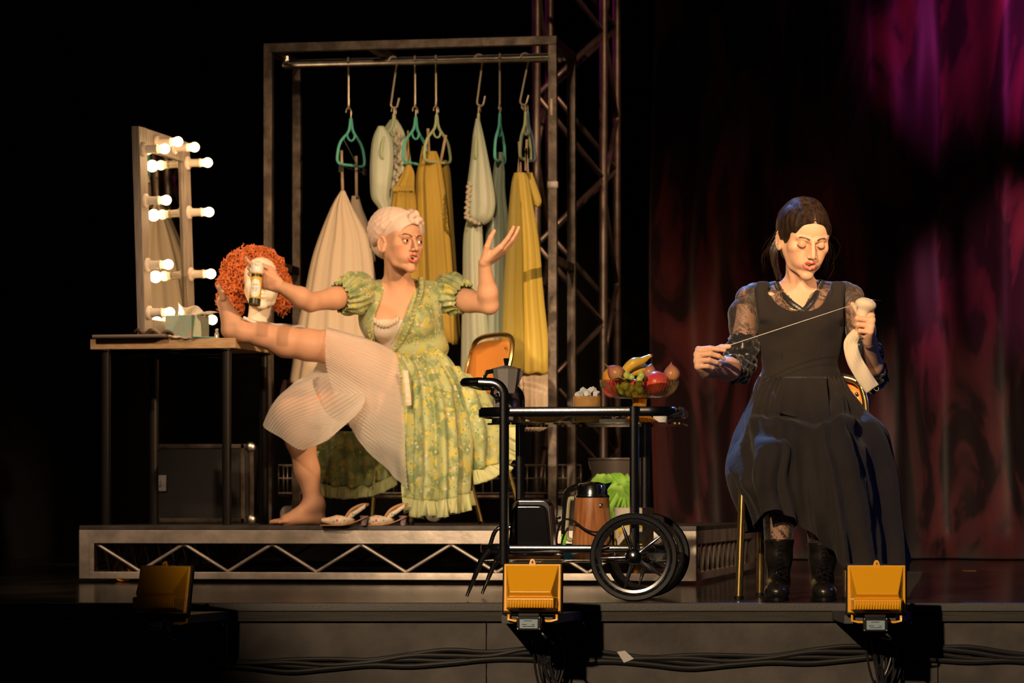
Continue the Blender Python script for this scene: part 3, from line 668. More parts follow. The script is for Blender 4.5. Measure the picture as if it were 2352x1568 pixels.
        if parent is not None: o.parent = parent; o_off = OFF.get(parent.name, o_off)
        else: c = (Vx.min(0)+Vx.max(0))/2; o_off = V((c[0], c[1], Vx[:, 2].min())); o.location = o_off
        OFF[o.name] = o_off
        W = Vx-np.array(o_off); me.vertices.add(len(W)); me.vertices.foreach_set('co', W.astype(np.float32).ravel())
        me.loops.add(Fx.size); me.loops.foreach_set('vertex_index', Fx.astype(np.int32).ravel())
        me.polygons.add(len(Fx)); me.polygons.foreach_set('loop_start', np.arange(0, Fx.size, 4, dtype=np.int32)); me.polygons.foreach_set('loop_total', np.full(len(Fx), 4, np.int32))
        me.update(calc_edges=True); me.validate(); me.polygons.foreach_set('use_smooth', [True]*len(me.polygons)); me.materials.append(m)
        col = np.ones((len(W), 4), np.float32); col[:, :3] = base
        for a, b, r, c, soft in s.paint:
            a = np.array(tuple(a)); b = np.array(tuple(b)); ba = b-a; t = np.clip(((Vx-a) @ ba)/((ba**2).sum()+1e-12), 0, 1)
            d = np.linalg.norm(Vx-a-t[:, None]*ba, axis=1); q = np.clip(1-(d-r)/max(soft, 1e-5), 0, 1)[:, None]
            if len(c) == 4: q = q*c[3]; c = c[:3]
            col[:, :3] = col[:, :3]*(1-q)+np.array(c)*q
        if s.paint:
            at = me.color_attributes.new('tint', 'FLOAT_COLOR', 'POINT'); at.data.foreach_set('color', col.ravel())
        if label: o['label'] = label
        return o
def skinmat(name, col, rough=.48):
    m = mat(name, col, rough, sss=.12, bump=.25, bscale=420, spec=.35); N, L, b = nodes(m)
    a = N.new('ShaderNodeVertexColor'); a.layer_name = 'tint'; mx = N.new('ShaderNodeMix'); mx.data_type = 'RGBA'; mx.blend_type = 'MULTIPLY'; mx.inputs[0].default_value = 1
    mx.inputs[6].default_value = (*col, 1); n = N.new('ShaderNodeTexNoise'); n.inputs['Scale'].default_value = 30
    L.new(a.outputs[0], mx.inputs[7]); L.new(mx.outputs[2], b.inputs['Base Color']); return m
def head(s, Mx, mouth=.004, eyes='down', sc=1.0, pain=True, ears=True, lips=(.80, .30, .28), wide=1):
    """face looks along local -Y; returns transform"""
    R = Mx.to_3x3().normalized(); p = lambda x, y, z: Mx @ (V((x, y, z))*sc)
    E = lambda c, r, k=.012, sub=False, Rl=None: s.ell(p(*c), [q*sc for q in r], (R @ Rl) if Rl else R, k*sc, sub)
    Cn = lambda a, b, ra, rb=None, k=.010: s.cone(p(*a), p(*b), ra*sc, (rb if rb is not None else ra)*sc, k*sc)
    E((0, .022, .030), (.0745, .094, .088)); E((0, -.028, .038), (.060, .053, .062), .02); E((0, -.026, -.026), (.050, .052, .068), .02)
    for q in (-1, 1):
        Cn((q*.052, .008, -.030), (q*.037, -.026, -.078), .017, .012, .018); Cn((q*.037, -.026, -.078), (q*.008, -.066, -.099), .012, .012, .018)
        E((q*.043, -.050, -.016), (.020, .021, .017), .016); E((q*.027, -.056, -.052), (.020, .021, .028), .016)
        Cn((q*.047, -.046, .022), (q*.048, -.044, -.014), .0125, .0115, .014); E((q*.038, -.024, -.034), (.021, .034, .036), .022); Cn((q*.013, -.0805, .017), (q*.043, -.065, .019), .0062, .0055, .012)
    E((0, -.071, -.100), (.017, .014, .014), .012); E((0, -.072, -.062), (.027, .019, .022), .014)
    for q in (-1, 1): E((q*.031, -.0915, -.001), (.0165, .0125, .0115), .010, True)
    Cn((0, -.0825, .014), (0, -.0985, -.018), .0058, .0068, .008); Cn((0, -.0985, -.018), (0, -.1045, -.031), .0068, .0082, .006)
    for q in (-1, 1): E((q*.0105, -.0945, -.034), (.0062, .0085, .0062), .005); E((q*.0055, -.1005, -.0405), (.0028, .0042, .0025), .003, True)
    Cn((-.0022, -.090, -.043), (-.0022, -.0905, -.050), .003, .003, .006); Cn((.0022, -.090, -.043), (.0022, -.0905, -.050), .003, .003, .006)
    if mouth > 0: E((0, -.092, -.0625), (.0155, .014, mouth+.0012), .004, True)
    zl = -.066-mouth*1.1; zu = -.0575+mouth*.45; cx = .0205
    up = [(-cx, -.0795, -.0625), (-.0115, -.0885, zu+.0012), (-.0045, -.0925, zu+.0028), (0, -.0922, zu+.0015), (.0045, -.0925, zu+.0028), (.0115, -.0885, zu+.0012), (cx, -.0795, -.0625)]
    lo_ = [(-cx, -.0795, -.0625), (-.013, -.0868, zl), (0, -.0905, zl-.0022), (.013, -.0868, zl), (cx, -.0795, -.0625)]
    ru = [.0016, .0026, .0030, .0028, .0030, .0026, .0016]; rl = [.0018, .0036, .0044, .0036, .0018]
    for i in range(6): Cn(up[i], up[i+1], ru[i], ru[i+1], .003)
    for i in range(4): Cn(lo_[i], lo_[i+1], rl[i], rl[i+1], .004)
    for q in (-1, 1):
        s.ell(p(q*.031, -.0712, -.0005), .0128*sc, None, .004*sc)
        if eyes == 'open':
            s.ell(p(q*.031, -.086, -.0012), [.0115*sc, .009*sc, .0028*sc], R, .0015*sc, True)
        elif eyes == 'down':
            pass
    if ears:
        for q in (-1, 1):
            Rl = Matrix.Rotation(-q*.42, 3, 'Z') @ Matrix.Rotation(-.15, 3, 'X')
            c = V((q*.0785, .012, -.010)); ring = [c+Rl @ V((0, .0145*cos(a), .0265*sin(a)-(.003 if sin(a) < 0 else 0))) for a in np.linspace(-1.9, 2.9, 12)]
            E(tuple(c-V((q*.003, 0, 0))), (.0045, .0145, .026), .005, False, Rl)
            for i in range(11): Cn(ring[i], ring[i+1], .0033, .0033, .003)
            E((q*.0765, .006, -.034), (.005, .008, .009), .005)
            E((q*.082, .008, -.006), (.004, .007, .012), .004, True, Rl)
    if pain:
        for i in range(6): s.paint.append((p(*up[i]), p(*up[i+1]), .0033*sc, lips, .0012*sc))
        for i in range(4): s.paint.append((p(*lo_[i]), p(*lo_[i+1]), .0044*sc, lips, .0014*sc))
    return p
def hand(s, Mx, curls, thumb, sc=1.0, spread=(6, 1, -4, -9), k=.005, wrist_r=.021):
    """local +X along the fingers, +Y towards the thumb side, palm faces -Z; curls = 4 x (mcp, pip, dip) degrees; thumb = list of 3 local directions"""
    p = lambda v: Mx @ (V(v)*sc); nx = V((0, 0, 1))
    kn = [(.086, .029, 0), (.089, .0095, .002), (.085, -.0105, .001), (.077, -.028, -.002)]
    ln = [(.042, .025, .021), (.046, .029, .022), (.042, .027, .021), (.033, .020, .019)]
    r0 = [(.0098, .0086, .0078, .0066), (.0100, .0088, .0078, .0066), (.0096, .0084, .0074, .0063), (.0085, .0074, .0066, .0057)]
    for i in range(4):
        a = V(kn[i]); s.cone(p((.004, kn[i][1]*.55, -.002)), p(kn[i]), wrist_r*.72*sc, .0118*sc, k*2*sc)
        ang = 0; sp = rad(spread[i]); tips = []
        for j in range(3):
            ang += rad(curls[i][j]); d = V((cos(ang)*cos(sp), cos(ang)*sin(sp), -sin(ang))); b = a+d*ln[i][j]
            s.cone(p(a), p(b), r0[i][j]*sc, r0[i][j+1]*sc, k*.55*sc); a = b
        tips.append(a)
    s.cone(p((.03, .012, -.006)), p((.07, -.012, -.004)), .016*sc, .014*sc, k*2*sc); s.cone(p((.02, -.018, -.008)), p((.062, -.024, -.006)), .013*sc, .011*sc, k*2*sc)
    a = V((.018, .020, -.008)); rr = (.0150, .0112, .0098, .0076)
    for j, L_ in enumerate((.044, .034, .027)):
        d = V(thumb[j]).normalized(); b = a+d*L_; s.cone(p(a), p(b), rr[j]*sc, rr[j+1]*sc, k*(1.6 if j == 0 else .6)*sc); a = b
    return p(a)
def basis(o, x, y, flip=False):
    """matrix from an X direction and a Y hint"""
    x = V(x).normalized(); y = V(y); y = (y-x*y.dot(x)).normalized(); z = x.cross(y)*(-1 if flip else 1)
    m = Matrix((x, y, z)).transposed().to_4x4(); m.translation = V(o); return m
def ringsheet(rings, N_=160, steps=8, fold=None):
    """rings of control points -> closed sheet columns; fold(a, u, p, nrm) -> offset"""
    R_ = [cr([tuple(p) for p in r], N_//len(r), True) for r in rings]; n = len(R_[0]); G = []
    for k in range(n):
        col = cr([R_[i][k] for i in range(len(R_))], steps); G.append([V(c) for c in col])
    if fold:
        H = []; m_ = len(G[0])
        for k in range(n):
            a, b = G[(k+1) % n], G[k-1]; row = []
            for i in range(m_):
                t = a[i]-b[i]; v = G[k][min(i+1, m_-1)]-G[k][max(i-1, 0)]; nr = t.cross(v)
                nr = nr.normalized() if nr.length > 1e-9 else V((0, 0, 0))
                row.append(G[k][i]+nr*fold(2*pi*k/n, i/(m_-1), G[k][i]))
            H.append(row)
        G = H
    return G
# ---------------------------------------------------------------- the seated woman in black
M['skin'] = skinmat('fair_skin', (.76, .45, .30))
M['hair'] = mat('dark_brown_hair', (.028, .016, .011), .42, 0, var=.6, scale=90, stretch=(1, 1, .2), spec=.6)
def lace_mat(name, col, sheer, sc=55, thick=.10):
    m = mat(name, col, .55, sheen=.3); N, L, b = nodes(m); co = N.new('ShaderNodeTexCoord'); v = N.new('ShaderNodeTexVoronoi'); v.feature = 'DISTANCE_TO_EDGE'; v.inputs['Scale'].default_value = sc
    L.new(co.outputs['Object'], v.inputs[0]); n = N.new('ShaderNodeTexNoise'); n.inputs['Scale'].default_value = 22; n.inputs['Distortion'].default_value = 2.5; L.new(co.outputs['Object'], n.inputs[0])
    r = N.new('ShaderNodeMath'); r.operation = 'LESS_THAN'; r.inputs[1].default_value = thick; L.new(v.outputs['Distance'], r.inputs[0])
    g = N.new('ShaderNodeMath'); g.operation = 'GREATER_THAN'; g.inputs[1].default_value = .52; L.new(n.outputs[0], g.inputs[0])
    q = N.new('ShaderNodeMath'); q.operation = 'MULTIPLY'; L.new(r.outputs[0], q.inputs[0]); L.new(g.outputs[0], q.inputs[1])
    a = N.new('ShaderNodeMath'); a.operation = 'MULTIPLY_ADD'; a.inputs[1].default_value = .9-sheer; a.inputs[2].default_value = sheer; L.new(q.outputs[0], a.inputs[0]); L.new(a.outputs[0], b.inputs['Alpha']); return m
M['bdress'] = mat('black_cotton_dress', (.024, .020, .019), .85, 0, sheen=.06, spec=.2, bump=6, bscale=9)
M['sheer'] = lace_mat('sheer_black_lace', (.045, .034, .030), .46, 150, .13)
M['satin'] = mat('black_satin', (.012, .012, .015), .35, sheen=.3, bump=.5, bscale=90)
HW = Matrix.Translation(P(1848, 548, 10.36)) @ Matrix.Rotation(rad(13), 4, 'Z') @ Matrix.Rotation(rad(20), 4, 'X') @ Matrix.Rotation(rad(2), 4, 'Y')
wo = thing('person', 'woman in a black pinafore dress over sheer lace, seated and darning a sock', 'person', (.93, 10.4, 0))
b = Sdf(); HS = 1.05
hp = head(b, HW, mouth=.0048, eyes='down', sc=HS, lips=(.82, .30, .36))
NB = P(1835, 668, 10.46)
b.cone(hp(0, .028, -.045), NB, .046, .044, .02); b.cone(hp(-.02, .0, -.07), NB+V((-.02, -.028, .0)), .018, .014, .016); b.cone(hp(.02, .0, -.07), NB+V((.02, -.028, .0)), .018, .014, .016)
SL, SR = P(1720, 687, 10.46), P(1954, 684, 10.46)
b.cone(NB+V((-.02, .01, -.01)), SL+V((.01, 0, .0)), .036, .034, .05); b.cone(NB+V((.02, .01, -.01)), SR+V((-.01, 0, .0)), .036, .034, .05)
CH = P(1838, 740, 10.46); b.ell(CH, (.135, .085, .13), None, .04); b.ell(P(1838, 820, 10.46), (.115, .08, .13), None, .04); b.ell(P(1838, 910, 10.48), (.16, .12, .13), None, .04)
for q in (-1, 1):
    b.cone(NB+V((q*.012, -.045, -.028)), NB+V((q*.12, -.035, -.012)), .009, .008, .02); b.ell(CH+V((q*.06, -.055, -.01)), (.05, .04, .05), None, .03)
    b.cone(hp(q*.048, .01, -.05), NB+V((q*.010, -.046, -.022)), .010, .006, .016)
# arms
EL, WL = P(1700, 846, 10.42), P(1622, 850, 10.17); ER, WR = P(2004, 868, 10.38), P(1997, 782, 10.13)
b.chain([SL, SL.lerp(EL, .5), EL], [.038, .036, .034], k=.02); b.chain([EL, EL.lerp(WL, .35), WL], [.034, .037, .022], k=.02)
b.chain([SR, SR.lerp(ER, .5), ER], [.038, .036, .034], k=.02); b.chain([ER, ER.lerp(WR, .35), WR], [.034, .036, .022], k=.02)
ml = basis(WL, (-.36, -.78, .42), (.12, .35, 1), False)
f = (62, 62, 22)
hand(b, ml, [(84, 22, 10), (88, 40, 22), (90, 48, 28), (92, 55, 30)], [(.62, .55, -.55), (.25, .22, -1), (.05, .02, -1)], 1.0)
b.cone(WL, ml @ V((.02, 0, 0)), .022, .022, .01)
mr = basis(WR, (-.02, -.80, .60), (.10, .45, 1), True)
hand(b, mr, [(80, 88, 50), (84, 90, 50), (86, 92, 50), (88, 92, 50)], [(.45, .80, -.45), (.30, .80, -.5), (.25, .75, -.6)], 1.02)
# legs
KL, KR = P(1800, 1048, 10.10), P(1896, 1045, 10.10); AL, AR = P(1788, 1310, 10.12), P(1891, 1312, 10.12)
HLp, HRp = P(1808, 950, 10.5), P(1874, 950, 10.5)
for h_, k_, a_ in ((HLp, KL, AL), (HRp, KR, AR)): b.chain([h_, k_], [.072, .052], k=.03); b.chain([k_, k_.lerp(a_, .35), a_], [.050, .040, .024], k=.02)
br = (.14, .075, .05)
pt = b.paint
for q in (-1, 1):
    l = [(q*.014, -.0865, .0185), (q*.026, -.083, .0235), (q*.038, -.075, .0225), (q*.047, -.066, .0185)]
    for i in range(3): pt.append((hp(*l[i]), hp(*l[i+1]), .0022*HS, (.10, .06, .045), .0016*HS))
    l = [(q*.0195, -.0765, -.0045), (q*.026, -.0815, -.0085), (q*.033, -.083, -.0095), (q*.040, -.078, -.0080), (q*.0455, -.070, -.0040)]
    for i in range(4): pt.append((hp(*l[i]), hp(*l[i+1]), .0013*HS, (.10, .06, .05), .0013*HS))
    pt.append((hp(q*.024, -.082, .006), hp(q*.040, -.078, .006), .006*HS, (.80, .62, .52, .6), .005*HS))
    pt.append((hp(q*.043, -.066, -.03), hp(q*.04, -.066, -.04), .004*HS, (1, .72, .66, .5), .018*HS))
pt.append((hp(0, -.088, -.0625), hp(0, -.080, -.0625), .004, (.12, .03, .03), .003))
def bx(c, r): return (c-V((r, r, r)), c+V((r, r, r)))
hc = hp(0, 0, 0); fine = [(hc-V((.115, .14, .145)), hc+V((.115, .12, .14)), .0021)]
for w_, m_ in ((WL, ml), (WR, mr)):
    c = m_ @ V((.06, 0, -.02)); fine.append((c-V((.085, .085, .085)), c+V((.085, .085, .085)), .0024))
b.build('body', M['skin'], wo, h=.0055, fine=fine)
q = MB()
for i in range(7):
    x_ = (i-3)*.0048; q.box(hp(x_, -.0865+abs(x_)*.25, -.0585), (.0044*HS, .003, .0062), HW.to_3x3())
q.build('teeth', mat('teeth_enamel', (.85, .78, .66), .25), wo, bev=.0008)
for s_ in (-1, 1):
    q = MB()
    for i in range(15):
        u = .1+.8*i/14; a = V((s_*(.0185+.028*u), -.0775-.0065*sin(pi*u)+.008*u*u*0, -.0045-.0052*sin(pi*u)+.001*u)); d = V((s_*(u-.4)*.004, -.0052, -.0042))
        a.y = -(.0775+.0065*sin(pi*min(1, u*1.1))-.008*u**3); q.tube([hp(*a), hp(*(a+d*.35)), hp(*(a+d*.6))], [.0005, .0004, .0002], 4)
    q.build('eyelashes', M['black'], wo)
# hair: parted cap drawn to a low tail plus strands
hs = Sdf(); R3 = HW.to_3x3()
hs.ell(hp(0, .026, .030), (.0815*HS, .102*HS, .0945*HS), R3, .01); hs.ell(hp(0, -.024, .040), (.0665*HS, .062*HS, .0685*HS), R3, .012); hs.ell(hp(0, .075, -.055), (.05, .045, .05), R3, .03)
hs.ell(hp(0, -.085, -.024), (.0640*HS, .075*HS, .101*HS), R3, .006, True)      # face opening
for q_ in (-1, 1): hs.ell(hp(q_*.082, .010, -.022), (.016, .022, .030), R3, .006, True)
hs.ell(hp(0, .02, -.12), (.07, .06, .055), R3, .01, True)
hs.cone(hp(0, -.088, .112), hp(0, .04, .136), .0045, .004, .006, True)
hs.build('hair', M['hair'], wo, h=.0026)
q = MB(); rn = random.Random(3)
for s_ in (-1, 1):
    for i in range(430):
        v = i/429; y0 = -.090+.165*v; z0 = .078+.045*sin(pi*min(1, v*.95)); x0 = s_*(.003+.004*rn.random())
        p0 = V((x0, y0, z0)); dd = V((s_*.0835, y0*.45+.045, .040-.055*(1-v)+.02*v)); e_ = V((s_*(.052-.03*v), .085, -.058+.045*v))
        def onshell(p, ex):
            c = V((0, .010, .034)); d = (p-c).normalized(); bt_ = 0
            for cc_, r_ in ((V((0, .026, .030)), (.0815, .102, .0945)), (V((0, -.024, .040)), (.0665, .062, .0685))):
                o_ = c-cc_; A_ = sum((d[i]/r_[i])**2 for i in range(3)); B_ = sum(d[i]*o_[i]/r_[i]**2 for i in range(3)); C_ = sum((o_[i]/r_[i])**2 for i in range(3))-1
                if B_*B_-A_*C_ > 0: bt_ = max(bt_, (-B_+sqrt(B_*B_-A_*C_))/A_)
            return c+d*bt_*(1+ex)
        ex = .014+.016*rn.random(); pts = [onshell(p0, ex*.5), onshell(p0.lerp(dd, .35)+V((0, 0, .012)), ex), onshell(p0.lerp(dd, .7), ex), onshell(dd, ex), onshell(dd.lerp(e_, .5), ex), onshell(e_, ex)]
        q.tube([hp(*p) for p in cr([tuple(p) for p in pts], 3)], [.0012, .0018, .0017, .0012], 4)
q.build('hair_strands', M['hair'], wo)
q = MB()
for i in range(46):      # low tail at the viewer's left and loose wisps
    s_ = -1; x_ = -.060-.018*rn.random(); y_ = .05+.03*rn.random()
    pts = [hp(x_+.01, y_, -.02), hp(x_-.006, y_-.006, -.06), hp(x_+.004*rn.random(), y_-.01, -.10), hp(x_+.016+.012*rn.random(), y_-.01, -.135-.02*rn.random())]
    q.tube([V(p) for p in cr([tuple(p) for p in pts], 5)], [.0022, .0024, .0016, .0005], 5)
for i in range(26):
    s_ = 1 if i % 2 else -1; a = rn.random(); p = V((s_*(.080+.006*rn.random()), .0+.06*rn.random(), .02-.06*a)); w_ = .03*rn.random()+.008
    pts = [p, p+V((s_*w_*.5, -.004, -.01)), p+V((s_*w_, .0, -.035-.02*rn.random())), p+V((s_*(w_*.6), .005, -.07-.03*rn.random()))]
    q.tube([hp(*v) for v in cr([tuple(v) for v in pts], 4)], [.0005, .0004, .0002], 4)
for i in range(9):
    s_ = 1 if i % 2 else -1; p = V((s_*(.030+.02*rn.random()), -.070, .083-.008*rn.random()))
    q.tube([hp(*v) for v in cr([tuple(p), tuple(p+V((s_*.010, -.005, -.012))), tuple(p+V((s_*.018, .004, -.03))), tuple(p+V((s_*.022, .014, -.05)))], 4)], [.0006, .0003], 4)
q.build('loose_hair', M['hair'], wo)

# bodice
d = Sdf()
d.ell(P(1838, 735, 10.45), (.150, .100, .125), None, .03); d.ell(P(1838, 800, 10.45), (.136, .096, .12), None, .04); d.ell(P(1840, 868, 10.45), (.134, .095, .06), None, .04)
for q_ in (-1, 1): d.ell(P(1838, 735, 10.45)+V((q_*.062, -.052, -.005)), (.055, .056, .058), None, .03)
for px, an_ in ((1751, -.10), (1922, .10)):
    for dy, ty in ((10.395, .30), (10.50, -.25)): d.box(P(px, 698, dy), (.044, .040, .125), Matrix.Rotation(an_, 3, 'Y') @ Matrix.Rotation(-ty, 3, 'X'), .015, .02)
    d.box(P(px, 655, 10.45), (.042, .10, .020), None, .008, .02)
d.box(P(1836, 640, 10.40), (.188, .36, .220), None, .075, .006, True)
for px in (1700, 1972): d.ell(P(px, 700, 10.46), (.036, .14, .070), None, .008, True)
d.box(P(1840, 905, 10.45), (.5, .5, .07), None, .003, .003, True)
bo = d.build('bodice', M['bdress'], wo, h=.0042)
q = MB()
for px0, px1 in ((1789, 1800), (1888, 1880)):
    q = MB(); pts = []
    for i in range(12):
        t = i/11; y = 726+t*138; px = px0+(px1-px0)*t; x = (px-1176)*10.36/F; z = CZ+(1160-y)*10.36/F; best = 10.45
        for c, r in ((P(1838, 735, 10.45), (.150, .100, .125)), (P(1838, 800, 10.45), (.136, .096, .12)), (P(1840, 868, 10.45), (.134, .095, .06)), (P(1838, 735, 10.45)+V((-.062, -.052, -.005)), (.055, .056, .058)), (P(1838, 735, 10.45)+V((.062, -.052, -.005)), (.055, .056, .058))):
            k = 1-((x-c.x)/r[0])**2-((z-c.z)/r[2])**2
            if k > 0: best = min(best, c.y-r[1]*sqrt(k))
        pts.append(V((x, best-.0015, z)))
    q.tube(pts, .0016, 6); q.build('seam', M['bdress'], wo)
# lace blouse
d = Sdf(); d.ell(P(1838, 745, 10.455), (.140, .092, .135), None, .03); d.ell(P(1838, 700, 10.47), (.13, .058, .06), None, .03)
for q_ in (-1, 1): d.ell(P(1838, 745, 10.455)+V((q_*.062, -.054, -.005)), (.050, .044, .05), None, .03)
d.cone(NB+V((-.02, .01, -.010)), SL, .052, .046, .03); d.cone(NB+V((.02, .01, -.010)), SR, .052, .046, .03)
# open V
vL, vB, vR = P(1788, 632, 10.3), P(1846, 714, 10.3), P(1886, 628, 10.3)
for i in range(12):
    t_ = i/11; a = vL.lerp(vB, t_); c_ = vR.lerp(vB, t_); m_ = (a+c_)/2; w_ = (c_-a).length
    d.box(m_+V((0, .02, 0)), (max(w_, .002), .34, .012), None, .001, .003, True)
d.box(P(1838, 600, 10.45), (.14, .3, .10), None, .02, .004, True)
d.build('lace_blouse', M['sheer'], wo, h=.004)
q = MB()
def onchest(px, py, dz=0):
    # front of chest: ray against the ellipsoids
    x = (px-1176)*10.37/F; z = CZ+(1160-py)*10.37/F; best = 10.47-.05
    for c, r in ((P(1838, 745, 10.455), (.140, .092, .135)), (P(1838, 700, 10.47), (.13, .058, .06)), (CH+V((-.06, -.055, -.01)), (.054, .044, .054)), (CH+V((.06, -.055, -.01)), (.054, .044, .054)), (NB, (.075, .058, .085))):
        k = 1-((x-c.x)/r[0])**2-((z-c.z)/r[2])**2
        if k > 0: best = min(best, c.y-r[1]*sqrt(k))
    return V((x, best-.004-dz, z))
for l in (((1785, 645), (1795, 668), (1815, 692), (1846, 716)), ((1892, 640), (1883, 662), (1866, 690), (1842, 717))):
    pts = [onchest(a[0], a[1]) for a in cr(l, 6)]; q.tube(pts, [.0026]*len(pts), 12, up=V((0, -1, 0)), asp=3.4)
    for i in range(1, len(pts)-1): pass
q.build('neckline_trim', M['satin'], wo)
q = MB(); pts = [onchest(a[0], a[1], .003) for a in cr(((1792, 652), (1797, 680), (1806, 702), (1822, 711), (1840, 712)), 8)]
q.tube(pts, .0012, 6); q.build('necklace', mat('fine_gold_chain', (.85, .6, .25), .2, 1), wo)
# sleeves
for S0, E0, W0, nm in ((SL, EL, WL, -1), (SR, ER, WR, 1)):
    d = Sdf(); mid = S0.lerp(E0, .56)
    d.chain([S0+V((-nm*.022, 0, .010)), S0.lerp(E0, .22)+V((nm*.010, 0, 0)), S0.lerp(E0, .42)+V((nm*.004, 0, 0)), mid], [.046, .049, .046, .038], k=.02)
    o = d.build('sleeve', M['sheer'], wo, h=.004)
    q = MB(); ax_ = (E0-S0).normalized(); ua, ub = frame(ax_)
    for k_, r_ in ((.56, .045), (.60, .047)):
        c_ = S0.lerp(E0, k_); q.tube([c_+ua*(r_*cos(a))+ub*(r_*sin(a))+ax_*.003*sin(a*9) for a in np.linspace(0, 2*pi, 40)[:-1]], .0038, 6, closed=True)
    q.build('sleeve_band', M['satin'], wo)
    en = E0.lerp(W0, .30); G = []; cen = [mid, S0.lerp(E0, .72), S0.lerp(E0, .88), E0, E0.lerp(W0, .15), en]; rs = [.046, .055, .052, .048, .046, .043]
    pa = None; rings_ = []
    for i, c_ in enumerate(cr([tuple(c) for c in cen], 6)):
        c_ = V(c_); u = i/30; r_ = np.interp(u, np.linspace(0, 1, 6), rs); t_ = (V(cr([tuple(c) for c in cen], 6)[min(i+1, 30)])-V(cr([tuple(c) for c in cen], 6)[max(i-1, 0)])).normalized()
        a_ = frame(t_)[0] if pa is None else (pa-t_*pa.dot(t_)).normalized(); pa = a_; b_ = a_.cross(t_)
        rings_.append([c_+(a_*cos(an)+b_*sin(an))*(r_+.004*sin(an*5+u*17)+.0025*sin(an*9-u*30)+.003*sin(u*44+an)) for an in np.linspace(0, 2*pi, 49)[:-1]])
    q.grid  # ruched opaque lower sleeve
    q = MB(); q.grid([list(x) for x in zip(*rings_)], cu=True); q.build('lower_sleeve', M['satin'], wo, sol=.001)
# skirt
rings = [
 [(1840, 866, 10.345), (1785, 866, 10.37), (1748, 866, 10.45), (1785, 866, 10.54), (1840, 866, 10.56), (1895, 866, 10.54), (1932, 866, 10.45), (1895, 866, 10.37)],
 [(1840, 895, 10.31), (1770, 897, 10.33), (1733, 900, 10.44), (1770, 890, 10.6), (1840, 888, 10.64), (1912, 890, 10.6), (1950, 897, 10.44), (1912, 897, 10.33)],
 [(1842, 945, 10.20), (1755, 950, 10.22), (1712, 960, 10.40), (1750, 935, 10.7), (1840, 930, 10.74), (1930, 935, 10.7), (1990, 945, 10.42), (1925, 945, 10.21)],
 [(1848, 985, 10.07), (1765, 985, 10.05), (1690, 1020, 10.24), (1740, 985, 10.72), (1840, 980, 10.75), (1960, 985, 10.7), (2024, 985, 10.38), (1915, 972, 10.05)],
 [(1846, 1040, 9.995), (1782, 1030, 9.965), (1673, 1068, 10.14), (1730, 1030, 10.68), (1840, 1030, 10.7), (1975, 1035, 10.66), (2048, 1045, 10.34), (1922, 1025, 9.965)],
 [(1850, 1110, 9.985), (1770, 1095, 9.945), (1680, 1105, 10.09), (1730, 1080, 10.6), (1850, 1080, 10.65), (1990, 1090, 10.6), (2056, 1110, 10.3), (1938, 1105, 9.96)],
 [(1860, 1175, 9.985), (1772, 1135, 9.945), (1708, 1150, 10.10), (1740, 1140, 10.5), (1860, 1140, 10.6), (2010, 1150, 10.55), (2068, 1200, 10.26), (1946, 1200, 9.965)],
 [(1872, 1232, 9.985), (1782, 1168, 9.945), (1728, 1212, 10.19), (1765, 1222, 10.45), (1880, 1200, 10.58), (2040, 1250, 10.5), (2082, 1330, 10.16), (1962, 1318, 9.985)]]
rings = [[P(*p) for p in r] for r in rings]
def fold(a, u, p):
    aa = a if a < pi else a-2*pi                       # 0 front, + towards the left side
    gather = .008*sin(a*40)*exp(-(u/.20)**2)*(1-.6*exp(-(aa/.5)**2))
    kn = exp(-(aa/.75)**2)*exp(-((u-.50)/.16)**2)      # taut over the knees
    side_ = 1-.75*exp(-(aa/.5)**2)
    big = (.016*sin(a*7.0+1.6*u+.4)+.014*sin(a*13+2.8*u)+.007*sin(a*23+5*u))*min(1, u*1.5)*side_*(1-.8*kn)
    sw = .021*sin(30*u+3.2*aa+1.0)*exp(-((u-.40)/.13)**2)*exp(-((aa-.55)/.6)**2)+.017*sin(26*u-3.5*aa)*exp(-((u-.36)/.12)**2)*exp(-((aa+.7)/.6)**2)
    drape = .018*sin(11*(aa+.9*(1-u))+2)*exp(-((aa+.35)/.5)**2)*max(0, u-.5)*2
    w_ = mn.noise(V((p.x*9+u*3, p.y*5, p.z*4)))*.016*min(1, u*2)+mn.noise(V((p.x*22, p.y*9, p.z*12)))*.005*min(1, u*3)
    return gather+big+sw+drape+w_*(1-.5*kn)
q = MB(); G = ringsheet(rings, 400, 14, fold)
for col_ in G:
    for i, p_ in enumerate(col_): p_.z = max(p_.z, .006)
q.grid(G, cu=True); q.build('skirt', M['bdress'], wo, sol=.002)
q = MB(); G = []      # peplum panel over the lap
for i in range(25):
    u = i/24; col_ = []
    for j in range(13):
        v = j/12; x_ = 1800+u*98-12*v*(1-u)*1.2+8*v*u; y_ = 866+v*(80+14*sin(u*2.6)); D_ = 10.336-.172*v**1.2+.008*sin(u*15)*v-.02*v*(1-v)
        col_.append(P(x_, y_, D_))
    G.append(col_)
q.grid(G); q.build('peplum', M['bdress'], wo, sol=.003)
q = MB(); G = []      # train lying on the boards
for i in range(17):
    u = i/16; G.append([P(2050+(70-30*v)*u+3*sin(v*6), 1312+60*v-10*(1-u)*v, 10.14-.03*u+.02*v) for v in np.linspace(0, 1, 12)])
for r_ in G:
    for p_ in r_: p_.z = max(p_.z, .008)
q.grid(G); q.build('train', M['bdress'], wo, sol=.003)
